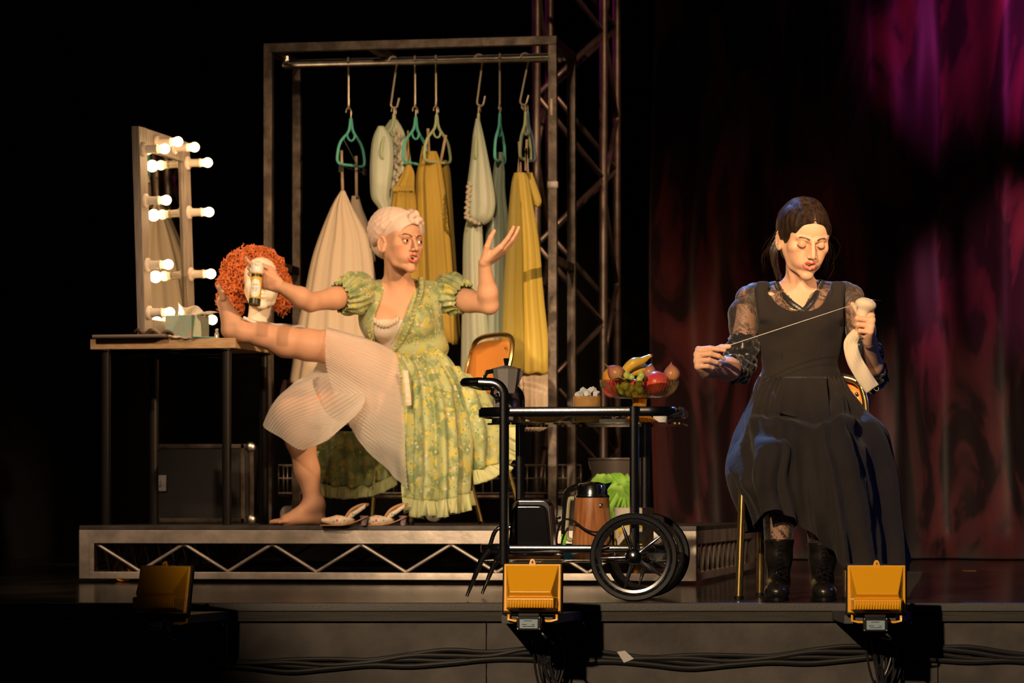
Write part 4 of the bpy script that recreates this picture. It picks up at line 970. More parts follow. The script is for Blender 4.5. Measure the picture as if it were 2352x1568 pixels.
# boots
M['boot'] = mat('black_boot_leather', (.010, .008, .007), .30, 0, coat=.4, var=.5, scale=30, bump=1.6, bscale=28)
M['fish'] = lace_mat('crochet_stocking', (.015, .012, .012), .35, 95, .16)
for px, tx, top, sgn in ((1789, 1784, 1238, -1), (1889, 1893, 1246, 1)):
    bt = thing('tmp', None, None); d = Sdf(); z0 = .02; tp_ = P(px, top, 10.11); an = P(px-1, 1322, 10.12); toe = P(tx, 1360, 9.99); toe.z = .030
    d.chain([tp_, tp_.lerp(an, .5), an], [.050, .041, .037], k=.02, ax=(0, 1, 0), f=1.15); d.cone(V((an.x, 10.13, .045)), toe, .036, .034, .03, ax=(0, 0, 1), f=.95)
    d.ell(V((toe.x, toe.y+.005, .030)), (.038, .048, .027), None, .02); d.box((toe.x, 10.05, -.03), (.3, .6, .08), None, .001, .004, True)
    d.box(tp_+V((0, 0, .045)), (.2, .2, .09), None, .001, .003, True); d.ell(tp_, (.036, .045, .03), None, .003, True)
    bpy.data.objects.remove(bt); bt = d.build('boot', M['boot'], wo, h=.003)
    q = MB(); q.prism([V((toe.x+.044*cos(a)*(1 if sin(a) < 0 else .85), 10.05+(.095 if sin(a) > 0 else .10)*sin(a), .002)) for a in np.linspace(0, 2*pi, 28)[:-1]], (0, 0, .010)); q.build('sole', M['rubber'], bt)
    q = MB()
    for i in range(9):
        u = i/8.5; c_ = tp_.lerp(V((an.x, an.y, .075)), u); yy = c_.y-.046*(1-u)-.046*u-.006-.02*max(0, u-.7)/.3*2; w_ = .016
        q.tube([V((c_.x-w_, yy+.006, c_.z)), V((c_.x, yy-.003, c_.z-.006)), V((c_.x+w_, yy+.006, c_.z-.014))], .0022, 6); q.tube([V((c_.x+w_, yy+.006, c_.z)), V((c_.x, yy-.003, c_.z-.006)), V((c_.x-w_, yy+.006, c_.z-.014))], .0022, 6)
        for s_ in (-1, 1): q.ell((c_.x+s_*(w_+.004), yy+.010, c_.z), .0032, 8, 6)
    q.build('laces', M['blackgloss'], bt)
    d = Sdf(); d.chain([tp_+V((0, 0, -.02)), tp_+V((0, -.01, .13))], [.046, .056], k=.01); d.build('stocking', M['fish'], wo, h=.0035)

# darning: sock over a mushroom, thread
M['sock'] = mat('cream_ribbed_wool', (.72, .62, .47), .85, 0, sheen=.4, bump=.25, bscale=500)
gp = mr @ V((.070, .0, -.026)); HD = P(1989, 699, 10.075)
so = thing('sock', 'cream ribbed wool sock stretched over a darning mushroom in her raised hand', 'sock', HD)
d = Sdf(); d.ell(HD, (.0345, .034, .0205), Matrix.Rotation(.25, 3, 'Y'), .008); d.cone(HD+V((-.008, 0, -.006)), HD+V((-.010, .002, -.026)), .024, .018, .010); d.cone(HD+V((-.010, .002, -.026)), gp+V((0, 0, .012)), .018, .011, .006); d.cone(gp+V((0, 0, .01)), gp+V((-.002, 0, -.016)), .011, .012, .008)
d.build('sock_toe', M['sock'], so, h=.0022)
tail = [(1970, 762, 10.085), (1954, 788, 10.06), (1962, 825, 10.06), (1980, 858, 10.06), (2004, 893, 10.06)]; wd = [.015, .022, .024, .025, .024]
T_ = cr([tuple(P(*p)) for p in tail], 8); G = []
for i, c_ in enumerate(T_):
    c_ = V(c_); t_ = (V(T_[min(i+1, len(T_)-1)])-V(T_[max(i-1, 0)])).normalized(); sx = V((t_.z, 0, -t_.x)).normalized(); sx = -sx if sx.x < 0 else sx
    w_ = np.interp(i/(len(T_)-1), np.linspace(0, 1, 5), wd); row = []
    for k_ in range(64):
        a = 2*pi*k_/64; rib = 1+.07*(1 if sin(a*16) > 0 else -.6); row.append(c_+sx*(w_*cos(a))+V((0, 1, 0))*(sin(a)*.0085*rib+.003*sin(i*.5+a*2)))
    G.append(row)
q = MB(); q.grid([list(x) for x in zip(*G)], cu=True); q.build('sock_leg', M['sock'], so, sol=.0015)
q = MB(); e_ = P(2008, 893, 10.05); q.tube([V(p) for p in cr([tuple(e_), tuple(e_+V((.006, 0, -.006))), tuple(e_+V((.014, 0, -.002))), tuple(e_+V((.012, 0, .006)))], 5)], .0007, 5); q.build('loose_thread', M['sock'], so)
q = MB(); a, c_ = P(1967, 697, 10.03), P(1662, 797, 10.03); q.tube([a, c_], .0011, 6)
tag(q.build('thread', mat('white_wool_thread', (.8, .75, .65), .8)), 'taut white darning thread drawn between her two hands', 'thread')
q = MB(); q.tube([HD+V((.01, -.01, .016)), HD+V((.05, 0, .011))], .0007, 6); tag(q.build('darning_needle', M['steel']), 'thin darning needle stuck in the top of the cream sock', 'needle')

# her chair
def chair(name, label, o, R, seat_m, H=.80, SH=.45, w_=.40, dp=.40, tube=.0125, splay=.03):
    t = thing(name, label, 'chair', o); X = lambda x, y, z: o+R @ V((x, y, z)); hw, hd = w_/2, dp/2
    for s_ in (-1, 1):
        q = MB(); q.tube([X(s_*(hw-.005), -hd-splay*.3, .003), X(s_*(hw-.015), -hd+.02, SH-.02)], tube, 14); q.build('leg', M['gold'], t)
        q = MB(); q.tube([X(s_*(hw-.005), hd+splay*2.5, .003), X(s_*(hw-.015), hd-.02, SH-.02)], tube, 14); q.build('leg', M['gold'], t)
        for yy in (-hd-splay*.3, hd+splay*2.5): q = MB(); q.lathe([(tube+.003, 0), (tube+.003, .012)], X(s_*(hw-.005), yy, .002), 12); q.build('foot_cap', M['rubber'], t)
    q = MB(); bk_ = [(-hw, hd-.03, SH-.03), (-hw, hd+.02, SH+.15), (-hw+.01, hd+.05, H-.07), (-hw+.05, hd+.06, H-.012), (0, hd+.062, H), (hw-.05, hd+.06, H-.012), (hw-.01, hd+.05, H-.07), (hw, hd+.02, SH+.15), (hw, hd-.03, SH-.03)]
    q.tube([X(*p) for p in cr(bk_, 6)], tube, 12); q.build('back_frame', M['gold'], t)
    q = MB(); G = []
    for i in range(15):
        u = i/14*2-1; col_ = []
        for j in range(9):
            v = j/8; ww = (hw-.012)*(1-.10*max(0, abs(v-.5)-.35)*5); col_.append(X(u*ww, hd+.028+.026*v+.018*(1-u*u), H-.235+.215*v-.03*abs(u)**5*(v-.5)*2))
        G.append(col_)
    q.grid(G); q.build('backrest', seat_m, t, sol=.010)
    for s_ in (-1, 1):
        for zz in (H-.19, H-.06): q = MB(); q.ell(X(s_*(hw-.035), hd+.036, zz), .006, 8, 6); q.build('rivet', M['gold'], t)
    d = Sdf(); d.box(X(0, 0, SH-.01), (w_-.01, dp-.01, .04), R, .018, .004); d.build('seat', seat_m, t, h=.006)
    return t
M['orange'] = mat('orange_vinyl', (.80, .30, .05), .38, coat=.2)
chair('dining_chair', 'gold tube framed chair under the woman in black at the stage edge', V((.725, 10.10, 0))+V((.35, -.087, 0))/2+V((.10, .40, 0))/2, Matrix.Rotation(-.245, 3, 'Z'), M['orange'], H=.738, SH=.41, w_=.36, dp=.41, splay=.0)
# ---------------------------------------------------------------- the turbaned woman in the green dress
M['skin2'] = skinmat('warm_skin', (.62, .34, .21))
def floral():
    m = mat('green_floral_organza', (.35, .48, .18), .6, sheen=.3, tl=.0, bump=.2, bscale=300); N, L, b = nodes(m)
    co = N.new('ShaderNodeTexCoord'); last = None
    def noise(sc, d=2, dist=0):
        n = N.new('ShaderNodeTexNoise'); n.inputs['Scale'].default_value = sc; n.inputs['Detail'].default_value = d; n.inputs['Distortion'].default_value = dist; L.new(co.outputs['Object'], n.inputs[0]); return n.outputs[0]
    def layer(base, fac, col):
        mx = N.new('ShaderNodeMix'); mx.data_type = 'RGBA'; L.new(fac, mx.inputs[0]); mx.inputs[7].default_value = (*col, 1)
        if isinstance(base, tuple): mx.inputs[6].default_value = (*base, 1)
        else: L.new(base, mx.inputs[6])
        return mx.outputs[2]
    def th(src, a, b_):
        r = N.new('ShaderNodeMapRange'); r.inputs[1].default_value = a; r.inputs[2].default_value = b_; L.new(src, r.inputs[0]); return r.outputs[0]
    c = layer((.50, .56, .27), th(noise(19), .42, .60), (.27, .36, .15)); c = layer(c, th(noise(27, 2, 1), .52, .62), (.62, .57, .14))
    v = N.new('ShaderNodeTexVoronoi'); v.inputs['Scale'].default_value = 33; L.new(co.outputs['Object'], v.inputs[0]); c = layer(c, th(v.outputs['Distance'], .24, .16), (.72, .66, .50))
    v = N.new('ShaderNodeTexVoronoi'); v.inputs['Scale'].default_value = 33; L.new(co.outputs['Object'], v.inputs[0]); c = layer(c, th(v.outputs['Distance'], .10, .05), (.62, .48, .08))
    v = N.new('ShaderNodeTexVoronoi'); v.inputs['Scale'].default_value = 46; L.new(co.outputs['Object'], v.inputs[0]); c = layer(c, th(v.outputs['Distance'], .2, .14), (.16, .33, .10))
    L.new(c, b.inputs['Base Color']); t = N.new('ShaderNodeBsdfTranslucent'); L.new(c, t.inputs[0]); mx = N.new('ShaderNodeMixShader'); mx.inputs[0].default_value = .3
    L.new(b.outputs[0], mx.inputs[1]); L.new(t.outputs[0], mx.inputs[2]); L.new(mx.outputs[0], N['Material Output'].inputs[0]); return m
M['floral'] = floral(); M['ruffle'] = cloth('pale_green_ruffle', (.56, .62, .28), (.66, .68, .36), alpha=.88)
M['slipw'] = cloth('white_slip', (.70, .62, .54), tl=.15); M['turban'] = cloth('blush_cotton_turban', (.78, .58, .48), (.84, .66, .55), tl=.1)
M['pleat'] = mat('sheer_pleated_chiffon', (.95, .91, .84), .6, tl=.45, alpha=.52, sheen=.3)
H2 = 1.06; HW2 = Matrix.Translation(P(921, 558, 12.34)) @ Matrix.Rotation(rad(36), 4, 'Z') @ Matrix.Rotation(rad(-1), 4, 'X') @ Matrix.Rotation(rad(3), 4, 'Y')
wg = thing('person', 'barefoot woman in a green floral dress and pale turban, one leg up on the table', 'person', (-.40, 12.4, PT))
b = Sdf(); hp = head(b, HW2, mouth=.0075, eyes='open', sc=H2, lips=(.88, .34, .36)); R2 = HW2.to_3x3()
NB2 = P(915, 672, 12.44)
b.cone(hp(0, .026, -.045), NB2, .050, .052, .02)
for q_ in (-1, 1): b.cone(hp(q_*.048, .01, -.05), NB2+V((q_*.012, -.050, -.020)), .012, .008, .016)
SL2, SR2 = P(822, 676, 12.38), P(1032, 676, 12.52)
b.cone(NB2, SL2, .042, .044, .05); b.cone(NB2, SR2, .042, .044, .05)
b.ell(P(920, 730, 12.46), (.155, .10, .13), Matrix.Rotation(.25, 3, 'Z'), .04); b.ell(P(945, 800, 12.50), (.13, .10, .13), None, .04); b.ell(P(960, 880, 12.52), (.17, .15, .13), None, .05)
for px, dd in ((880, 12.365), (950, 12.40)): b.ell(P(px, 742, dd), (.058, .05, .058), None, .03)
for q_ in (-1, 1): b.cone(NB2+V((q_*.012, -.048, -.03)), NB2+V((q_*.09, -.020, -.014)), .007, .006, .02)
EL2, WL2 = P(712, 694, 12.20), P(640, 656, 12.10); ER2, WR2 = P(1124, 700, 12.36), P(1112, 606, 12.28)
b.chain([SL2, SL2.lerp(EL2, .5), EL2], [.047, .042, .035], k=.02); b.chain([EL2, EL2.lerp(WL2, .3), WL2], [.035, .038, .023], k=.02)
b.chain([SR2, SR2.lerp(ER2, .5)+V((0, 0, -.006)), ER2], [.047, .043, .035], k=.02); b.chain([ER2, ER2.lerp(WR2, .3), WR2], [.035, .038, .023], k=.02)
ml2 = basis(WL2, (-.86, -.20, .36), (.30, -.45, .85), True)       # right hand wrapped round the can
CAN = P(588, 652, 12.03)
hand(b, ml2, [(8, 34, 18), (30, 58, 34), (38, 62, 36), (46, 62, 36)], [(.80, .50, -.25), (.85, -.15, -.35), (.85, -.45, -.30)], 1.0)
mr2 = basis(WR2, (.80, -.15, .62), (-.30, -.90, .15), False)
if mr2.to_3x3() @ V((0, 0, -1)) @ V((-.5, 0, .8)) < 0: mr2 = basis(WR2, (.80, -.15, .62), (-.30, -.90, .15), True)
hand(b, mr2, [(12, 10, 6), (8, 12, 8), (8, 14, 8), (14, 18, 10)], [(.75, .45, -.50), (.85, .15, -.5), (.9, .05, -.4)], 1.08, spread=(3, 0, -2, -6))
# raised leg
HR, KR2, AR2 = P(935, 885, 12.44), P(752, 797, 12.30), P(556, 762, 12.32)
b.chain([HR, HR.lerp(KR2, .55), KR2], [.090, .076, .058], k=.03)
b.chain([KR2, P(708, 792, 12.31), P(655, 785, 12.32), P(600, 768, 12.32), AR2], [.060, .058, .056, .044, .033], k=.03); b.ell(KR2+V((0, -.01, .016)), (.045, .045, .045), None, .02)
hl, ba = P(526, 768, 12.32), P(512, 692, 12.32); hl.z = TZ+.030
b.chain([AR2, hl], [.034, .028], k=.02); b.cone(AR2, ba, .034, .020, .03, ax=(0, 1, 0), f=1.25); b.cone(hl, ba, .026, .021, .02, ax=(0, 1, 0), f=1.3)
for i, (dy, L_, r_) in enumerate(((-.030, .044, .0112), (-.012, .046, .0082), (.002, .042, .0076), (.015, .037, .0072), (.027, .031, .0066))):
    a = ba+V((.002, dy, .010-.004*i)); m_ = a+V((-.004, dy*.2, L_*.55)); e_ = m_+V((-.010, dy*.1, L_*.45)); b.chain([a, m_, e_], [r_*1.15, r_, r_*1.02], k=.004)
# standing leg
HL, KL2, AL2 = P(925, 915, 12.50), P(668, 948, 12.22), P(722, 1160, 12.28)
b.chain([HL, HL.lerp(KL2, .5), KL2], [.082, .070, .054], k=.03)
b.chain([KL2, KL2.lerp(AL2, .28)+V((.012, .01, 0)), KL2.lerp(AL2, .62)+V((.006, .005, 0)), AL2], [.053, .056, .045, .033], k=.03)
h2 = P(730, 1195, 12.29); h2.z = PT+.027; b2 = P(655, 1195, 12.24); b2.z = PT+.019
b.chain([AL2, h2], [.035, .027], k=.02); b.cone(AL2, b2, .036, .019, .03, ax=(0, 1, 0), f=1.2); b.cone(h2, b2, .025, .018, .02, ax=(0, 1, 0), f=1.5)
for i, (dy, L_, r_) in enumerate(((.028, .044, .0112), (.012, .047, .0082), (-.002, .043, .0076), (-.014, .038, .0072), (-.026, .031, .0066))):
    a = b2+V((-.008+.006*abs(i-1), dy, -.003)); m_ = a+V((-L_*.5, dy*.15, .001)); e_ = m_+V((-L_*.5, dy*.1, -.004)); b.chain([a, m_, e_], [r_*1.15, r_, r_*1.02], k=.004)
pt = b.paint
for q_ in (-1, 1):
    l = [(q_*.011, -.0875, .0140), (q_*.022, -.085, .0225), (q_*.034, -.0775, .0245), (q_*.047, -.066, .0185)]
    for i in range(3): pt.append((hp(*l[i]), hp(*l[i+1]), .0022*H2, (.13, .08, .06), .0016*H2))
    l = [(q_*.0190, -.0795, .0010), (q_*.025, -.0845, .0042), (q_*.033, -.0845, .0048), (q_*.040, -.079, .0036), (q_*.047, -.070, .0022)]
    for i in range(4): pt.append((hp(*l[i]), hp(*l[i+1]), .0016*H2, (.06, .04, .04), .0014*H2))
    pt.append((hp(q_*.024, -.083, .007), hp(q_*.044, -.074, .007), .0045*H2, (.55, .36, .34, .7), .004*H2))
    pt.append((hp(q_*.045, -.066, -.03), hp(q_*.04, -.066, -.04), .004*H2, (1, .68, .62, .6), .018*H2))
pt.append((hp(0, -.088, -.0625), hp(0, -.080, -.0625), .006, (.12, .03, .03), .003))
for q_ in (-1, 1): pt.append((hp(q_*.004, -.0875, .012), hp(q_*.005, -.0862, .024), .0007, (.62, .5, .45), .001))
hc = hp(0, 0, 0); fine = [(hc-V((.125, .13, .145)), hc+V((.125, .13, .13)), .0022)]
for w_, m_ in ((WL2, ml2), (WR2, mr2)):
    c = m_ @ V((.07, 0, -.015)); fine.append((c-V((.10, .09, .09)), c+V((.10, .09, .09)), .0026))
c = ba+V((.01, 0, .0)); fine.append((c-V((.06, .07, .10)), c+V((.07, .07, .08)), .0027)); c = b2+V((-.02, 0, .02)); fine.append((c-V((.09, .07, .06)), c+V((.07, .07, .06)), .0027))
b.build('body', M['skin2'], wg, h=.0058, fine=fine)
M['eyew'] = mat('eye_white', (.80, .74, .68), .15, coat=.6); M['iris'] = mat('dark_brown_iris', (.03, .015, .01), .1, coat=1)
for q_ in (-1, 1):
    q = MB(); q.ell(hp(q_*.031, -.0718, -.0008), .0118*H2, 18, 12); ey = q.build('eyeball', M['eyew'], wg)
    q = MB(); q.ell(hp(q_*.031+.0025, -.0718-.0075, -.0004), .0066*H2, 14, 10); q.build('iris', M['iris'], ey)
q = MB()
for i in range(7):
    x_ = (i-3)*.0048; q.box(hp(x_*.85, -.0835+abs(x_)*.3, -.0572), (.0038*H2, .003, .0060), R2)
q.build('teeth', mat('teeth', (.85, .78, .66), .25), wg, bev=.0008)
# turban
d = Sdf(); d.ell(hp(0, .034, .052), (.085*H2, .108*H2, .080*H2), R2, .01); d.ell(hp(0, -.026, .050), (.067*H2, .062*H2, .062*H2), R2, .01); d.ell(hp(0, .085, .01), (.068*H2, .062*H2, .066*H2), R2, .03)
rn = random.Random(5)
def arc(y0, z0, s_, w_, tw):
    kn_ = V((0, -.074, .078)); en = V((s_*.045, .13-.03*abs(tw), .0+tw)); pts = []
    for i in range(13):
        t = i/12; a = t*pi*.5
        dr = V((s_*sin(t*pi)*1.0, -.75+1.75*t, .55*cos(t*2.4)+z0*sin(t*pi))); dr.normalize(); c = V((0, .034, .050))
        k = 1/sqrt((dr.x/.088)**2+(dr.y/.105)**2+(dr.z/.080)**2); pts.append(c+dr*k*(1+.012))
    return pts
for s_ in (-1, 1):
    for j in range(6):
        z0 = -.62+.28*j; pts = arc(0, z0, s_, 0, 0); r_ = [.010+.009*sin(pi*i/12) for i in range(13)]
        for i in range(12): d.cone(hp(*pts[i]), hp(*pts[i+1]), r_[i], r_[i+1], .0022)
for j in range(5):      # knot
    a = j*1.25; c = hp(.006+.016*cos(a), -.078, .082+.018*sin(a)); d.ell(c, (.020, .015, .013), R2 @ Matrix.Rotation(a, 3, 'Y'), .004)
d.ell(hp(0, -.085, -.030), (.064*H2, .075*H2, .092*H2), R2, .006, True)
for q_ in (-1, 1): d.ell(hp(q_*.075, -.002, -.052), (.035, .035, .045), R2, .006, True)
d.ell(hp(0, .03, -.115), (.08, .085, .06), R2, .01, True)
d.build('turban', M['turban'], wg, h=.0028)
# chemise, bodice, sleeves
def torso(d, g=0, k=.04):
    d.ell(P(920, 730, 12.46), (.155+g, .10+g, .13+g), Matrix.Rotation(.25, 3, 'Z'), k); d.ell(P(945, 795, 12.50), (.125+g, .10+g, .12+g), None, k)
    for px, dd in ((880, 12.365), (950, 12.40)): d.ell(P(px, 742, dd), (.058+g, .05+g, .058+g), None, .03)
d = Sdf(); torso(d, .004); d.box(P(900, 640, 12.4), (.6, .6, .33), None, .002, .003, True); d.box(P(900, 900, 12.4), (.6, .6, .14), None, .002, .003, True); d.build('chemise', M['slipw'], wg, h=.005)
q = MB()
def onT(px, py, g=.010):
    x = (px-1176)*12.36/F; z = CZ+(1160-py)*12.36/F; best = 12.47
    for c, r in ((P(920, 730, 12.46), (.155, .10, .13)), (P(945, 795, 12.50), (.125, .10, .12)), (P(880, 742, 12.365), (.058, .05, .058)), (P(950, 742, 12.40), (.058, .05, .058)), (NB2, (.10, .06, .08))):
        k = 1-((x-c.x)/(r[0]+g))**2-((z-c.z)/(r[2]+g))**2
        if k > 0: best = min(best, c.y-(r[1]+g)*sqrt(k))
    return V((x, best, z))
M['lace2'] = lace_mat('cream_lace_edge', (.72, .60, .46), .75, 90, .2)
G = []
for i in range(41):
    u = i/40; px = 853+u*64; y0 = 726+16*sin(u*pi)-3*abs(sin(u*28)); G.append([onT(px, y0+14*v, .013+.002*sin(u*60)) for v in (0, .5, 1)])
q.grid(G); q.build('lace_edge', M['lace2'], wg, sol=.001)
d = Sdf(); torso(d, .015); d.cone(NB2+V((.0, .02, .0)), SL2, .052, .054, .04); d.cone(NB2+V((0, .02, 0)), SR2, .052, .054, .04); d.ell(P(950, 800, 12.5), (.135, .11, .05), None, .03)
vl = ((600, 895, 950), (640, 888, 950), (680, 876, 944), (720, 862, 930), (760, 856, 914), (790, 862, 902), (815, 880, 892))
for i in range(30):
    y = 600+212*i/29; l_ = np.interp(y, [v[0] for v in vl], [v[1] for v in vl]); r_ = np.interp(y, [v[0] for v in vl], [v[2] for v in vl])
    d.box(P((l_+r_)/2, y, 12.28), (max(.002, (r_-l_)/582), .34, .015), None, .001, .004, True)
d.cone(NB2+V((0, .01, -.04)), hp(0, .03, -.0), .062, .062, .006, True); d.box(P(950, 870, 12.5), (.5, .5, .105), None, .002, .003, True)
d.build('bodice', M['floral'], wg, h=.0045)
def ruffle(path, outw, n=90, wv=26, amp=.008, name='ruffle', par=wg, ms=None, w2=None):
    pts = [V(p) for p in cr([tuple(p) for p in path], 12)]; q = MB(); G = []; N_ = n
    for i in range(N_+1):
        t = i/N_*(len(pts)-1); k = min(int(t), len(pts)-2); p = pts[k].lerp(pts[k+1], t-k); tg = (pts[k+1]-pts[k]).normalized(); o = V(outw(i/N_)); nn = tg.cross(o).normalized(); row = []
        for j in range(6):
            v = j/5; row.append(p+o*v+nn*(amp*v*sin(i/N_*wv*2*pi+1.3*sin(i*.21)))+tg*(amp*.7*v*cos(i/N_*wv*2*pi)))
        G.append(row)
    q.grid(G); return q.build(name, ms or M['ruffle'], par, sol=.0008)
ruffle([onT(828, 628, .03), onT(832, 665, .02), onT(838, 715, .018), onT(846, 770, .02), onT(862, 812, .02)], lambda t: (.012, -.022, 0), wv=20)
ruffle([onT(972, 632, .03), onT(972, 668, .02), onT(960, 705, .018), onT(948, 745, .02), onT(922, 790, .02), onT(895, 812, .02)], lambda t: (-.018, -.020, -.006), wv=24)
q = MB(); q.tube([onT(px, py, .016) for px, py in ((890, 812), (920, 822), (955, 822), (985, 812), (1005, 798))], .0055, 8, asp=1.6); q.build('waist_sash', M['floral'], wg)
for S_, E_, nm, cx, cy in ((SL2, EL2, -1, 808, 668), (SR2, ER2, 1, 1020, 672)):
    d = Sdf(); c = P(cx, cy, S_.y); ax = (E_-S_).normalized(); ua, ub = frame(ax)
    q = MB(); G = []
    for i in range(15):
        u = i/14; cc_ = S_.lerp(E_, -.22+.62*u)+V((0, 0, .012*(1-u))); r_ = .052+.030*sin(pi*min(1, u*1.05))**.8+.004*(u > .95); row = []
        for k in range(96):
            a = 2*pi*k/96; f_ = .0045*sin(a*17+2*sin(u*5))*(.4+u)+.004*sin(a*7+u*6); row.append(cc_+(ua*cos(a)*1.0+ub*sin(a))*(r_+f_))
        G.append(row)
    q.grid([list(x) for x in zip(*G)], cu=True); q.build('puff_sleeve', M['floral'], wg, sol=.001)
def sheet(rows, nu, nv, foldf=None, n_=None):
    """rows of control points -> dense grid [u][v]"""
    A_ = [cr([tuple(P(*p)) for p in r], nu) for r in rows]; G = []
    for k in range(len(A_[0])): G.append([V(p) for p in cr([A_[i][k] for i in range(len(A_))], nv)])
    if foldf:
        U = len(G)-1; W_ = len(G[0])-1; H_ = [[None]*(W_+1) for _ in range(U+1)]
        for i in range(U+1):
            for j in range(W_+1):
                t = G[min(i+1, U)][j]-G[max(i-1, 0)][j]; v = G[i][min(j+1, W_)]-G[i][max(j-1, 0)]; nr = t.cross(v).normalized(); nr = nr if nr.y < 0 else -nr
                H_[i][j] = G[i][j]+nr*foldf(i/U, j/W_, G[i][j])
        G = H_
    return G
# green skirt falling at her near side
rows = [[(900, 816, 12.40), (932, 819, 12.36), (965, 818, 12.355), (990, 808, 12.39), (1010, 797, 12.47)],
        [(925, 870, 12.31), (955, 873, 12.26), (995, 868, 12.25), (1030, 858, 12.32), (1050, 850, 12.46)],
        [(932, 950, 12.25), (965, 955, 12.18), (1012, 950, 12.16), (1052, 940, 12.25), (1076, 925, 12.44)],
        [(932, 1050, 12.22), (970, 1055, 12.13), (1020, 1053, 12.12), (1062, 1042, 12.22), (1092, 1020, 12.42)],
        [(931, 1142, 12.20), (972, 1149, 12.11), (1022, 1146, 12.10), (1058, 1136, 12.2), (1084, 1118, 12.40)]]
ff = lambda u, v, p: (.013*sin(u*38+v*2.5)+.012*sin(u*21+1+v*1.5))*(.35+.9*v)+.006*sin(u*75)*exp(-(v/.12)**2)+.006*mn.noise(p*14)
G = sheet(rows, 34, 14, ff); q = MB(); q.grid(G); q.build('skirt', M['floral'], wg, sol=.001)
ruffle([g[-1] for g in G[::6]], lambda t: (.006*sin(t*40), -.012-.012*sin(t*31), -.066+.006*sin(t*23)), n=300, wv=19, amp=.012, ms=M['ruffle'])
rows = [[(1030, 835, 12.35), (1058, 845, 12.40), (1085, 870, 12.49)], [(1055, 900, 12.31), (1098, 905, 12.37), (1130, 920, 12.49)], [(1072, 985, 12.29), (1125, 985, 12.33), (1160, 985, 12.49)], [(1085, 1080, 12.29), (1128, 1068, 12.33), (1152, 1040, 12.49)]]
G = sheet(rows, 30, 12, lambda u, v, p: .016*sin(u*16+v*3+1)*(.3+v)+.01*mn.noise(p*11)); q = MB(); q.grid(G); q.build('skirt', M['floral'], wg, sol=.001)
edge = [g[-1] for g in G[::10]]+[G[-1][j] for j in range(len(G[0])-8, 10, -10)]
ruffle(edge, lambda t: (.020+.045*t, -.006, -.055+.040*t), n=300, wv=15, amp=.014, ms=M['ruffle'])
rows = [[(722, 985, 12.66), (780, 990, 12.62), (840, 990, 12.6), (900, 985, 12.6)], [(722, 1050, 12.68), (785, 1055, 12.62), (850, 1052, 12.6), (905, 1040, 12.6)], [(740, 1108, 12.68), (795, 1118, 12.64), (858, 1110, 12.62), (912, 1085, 12.6)]]
G = sheet(rows, 26, 12, lambda u, v, p: .014*sin(u*30+v*2)*(.4+v)); q = MB(); q.grid(G); q.build('skirt', M['floral'], wg, sol=.001)
ruffle([g[-1] for g in G[::13]], lambda t: (.0, -.012, -.052), n=240, wv=14, amp=.010, ms=M['ruffle'])
# sheer pleated slip
rows = [[(751, 752, 12.36), (800, 765, 12.38), (855, 782, 12.40), (905, 806, 12.43)], [(749, 762, 12.25), (802, 778, 12.25), (862, 798, 12.26), (912, 822, 12.32)], [(748, 800, 12.215), (808, 830, 12.19), (868, 858, 12.19), (920, 878, 12.235)],
        [(750, 848, 12.23), (815, 890, 12.18), (878, 930, 12.17), (928, 950, 12.21)], [(778, 925, 12.22), (838, 972, 12.16), (892, 1018, 12.15), (934, 1034, 12.19)], [(824, 1012, 12.2), (870, 1064, 12.15), (907, 1096, 12.13), (937, 1122, 12.16)]]
G = sheet(rows, 20, 44, lambda u, v, p: .0022*sin(v*250)+.012*sin(v*9+u*4)*v*v+.006*sin(u*12+v*5)*v); q = MB(); q.grid(G); q.build('slip_skirt', M['pleat'], wg)
rows = [[(742, 812, 12.42), (715, 860, 12.36), (700, 905, 12.34), (690, 935, 12.33)], [(800, 850, 12.44), (770, 890, 12.36), (740, 920, 12.28), (700, 960, 12.18)], [(850, 900, 12.44), (820, 930, 12.34), (790, 955, 12.24), (745, 985, 12.12)]]
G = sheet(rows, 16, 60, lambda u, v, p: .002*sin(u*180)+.006*sin(v*9)); q = MB(); q.grid(G); q.build('slip_skirt', M['pleat'], wg)
rings = [[(606, 972, 12.20), (640, 1002, 12.08), (702, 1034, 12.06), (738, 985, 12.11), (712, 900, 12.30), (650, 912, 12.34)], [(640, 918, 12.21), (672, 975, 12.07), (745, 1010, 12.05), (788, 955, 12.10), (745, 868, 12.30), (690, 872, 12.35)], [(718, 876, 12.22), (752, 950, 12.09), (800, 965, 12.12), (838, 915, 12.12), (790, 862, 12.32), (752, 865, 12.34)]]
G = ringsheet([[P(*p) for p in r] for r in rings], 360, 16, lambda a, u, p: .0022*sin(a*60)+.006*sin(a*5+u*3)*(1-u)); q = MB(); q.grid(G, cu=True); q.build('slip_skirt', M['pleat'], wg)
q = MB(); pts = [P(930, 850, 12.20), P(936, 900, 12.19), (P(938, 930, 12.19))]; G = [[V(p)+V((dx, -.002*sin(i*2), 0)) for dx in (-.012, 0, .012)] for i, p in enumerate(cr([tuple(p) for p in pts], 8))]; q.grid(G); q.build('lace_inset', M['lace2'], wg, sol=.001)
# her chair
chair('dining_chair', 'gold framed chair with an orange back under the woman in green', V((-.30, 12.54, PT)), Matrix.Rotation(rad(-64), 3, 'Z'), M['orange'], H=.765, SH=.43, w_=.40, dp=.38, tube=.010, splay=.04)

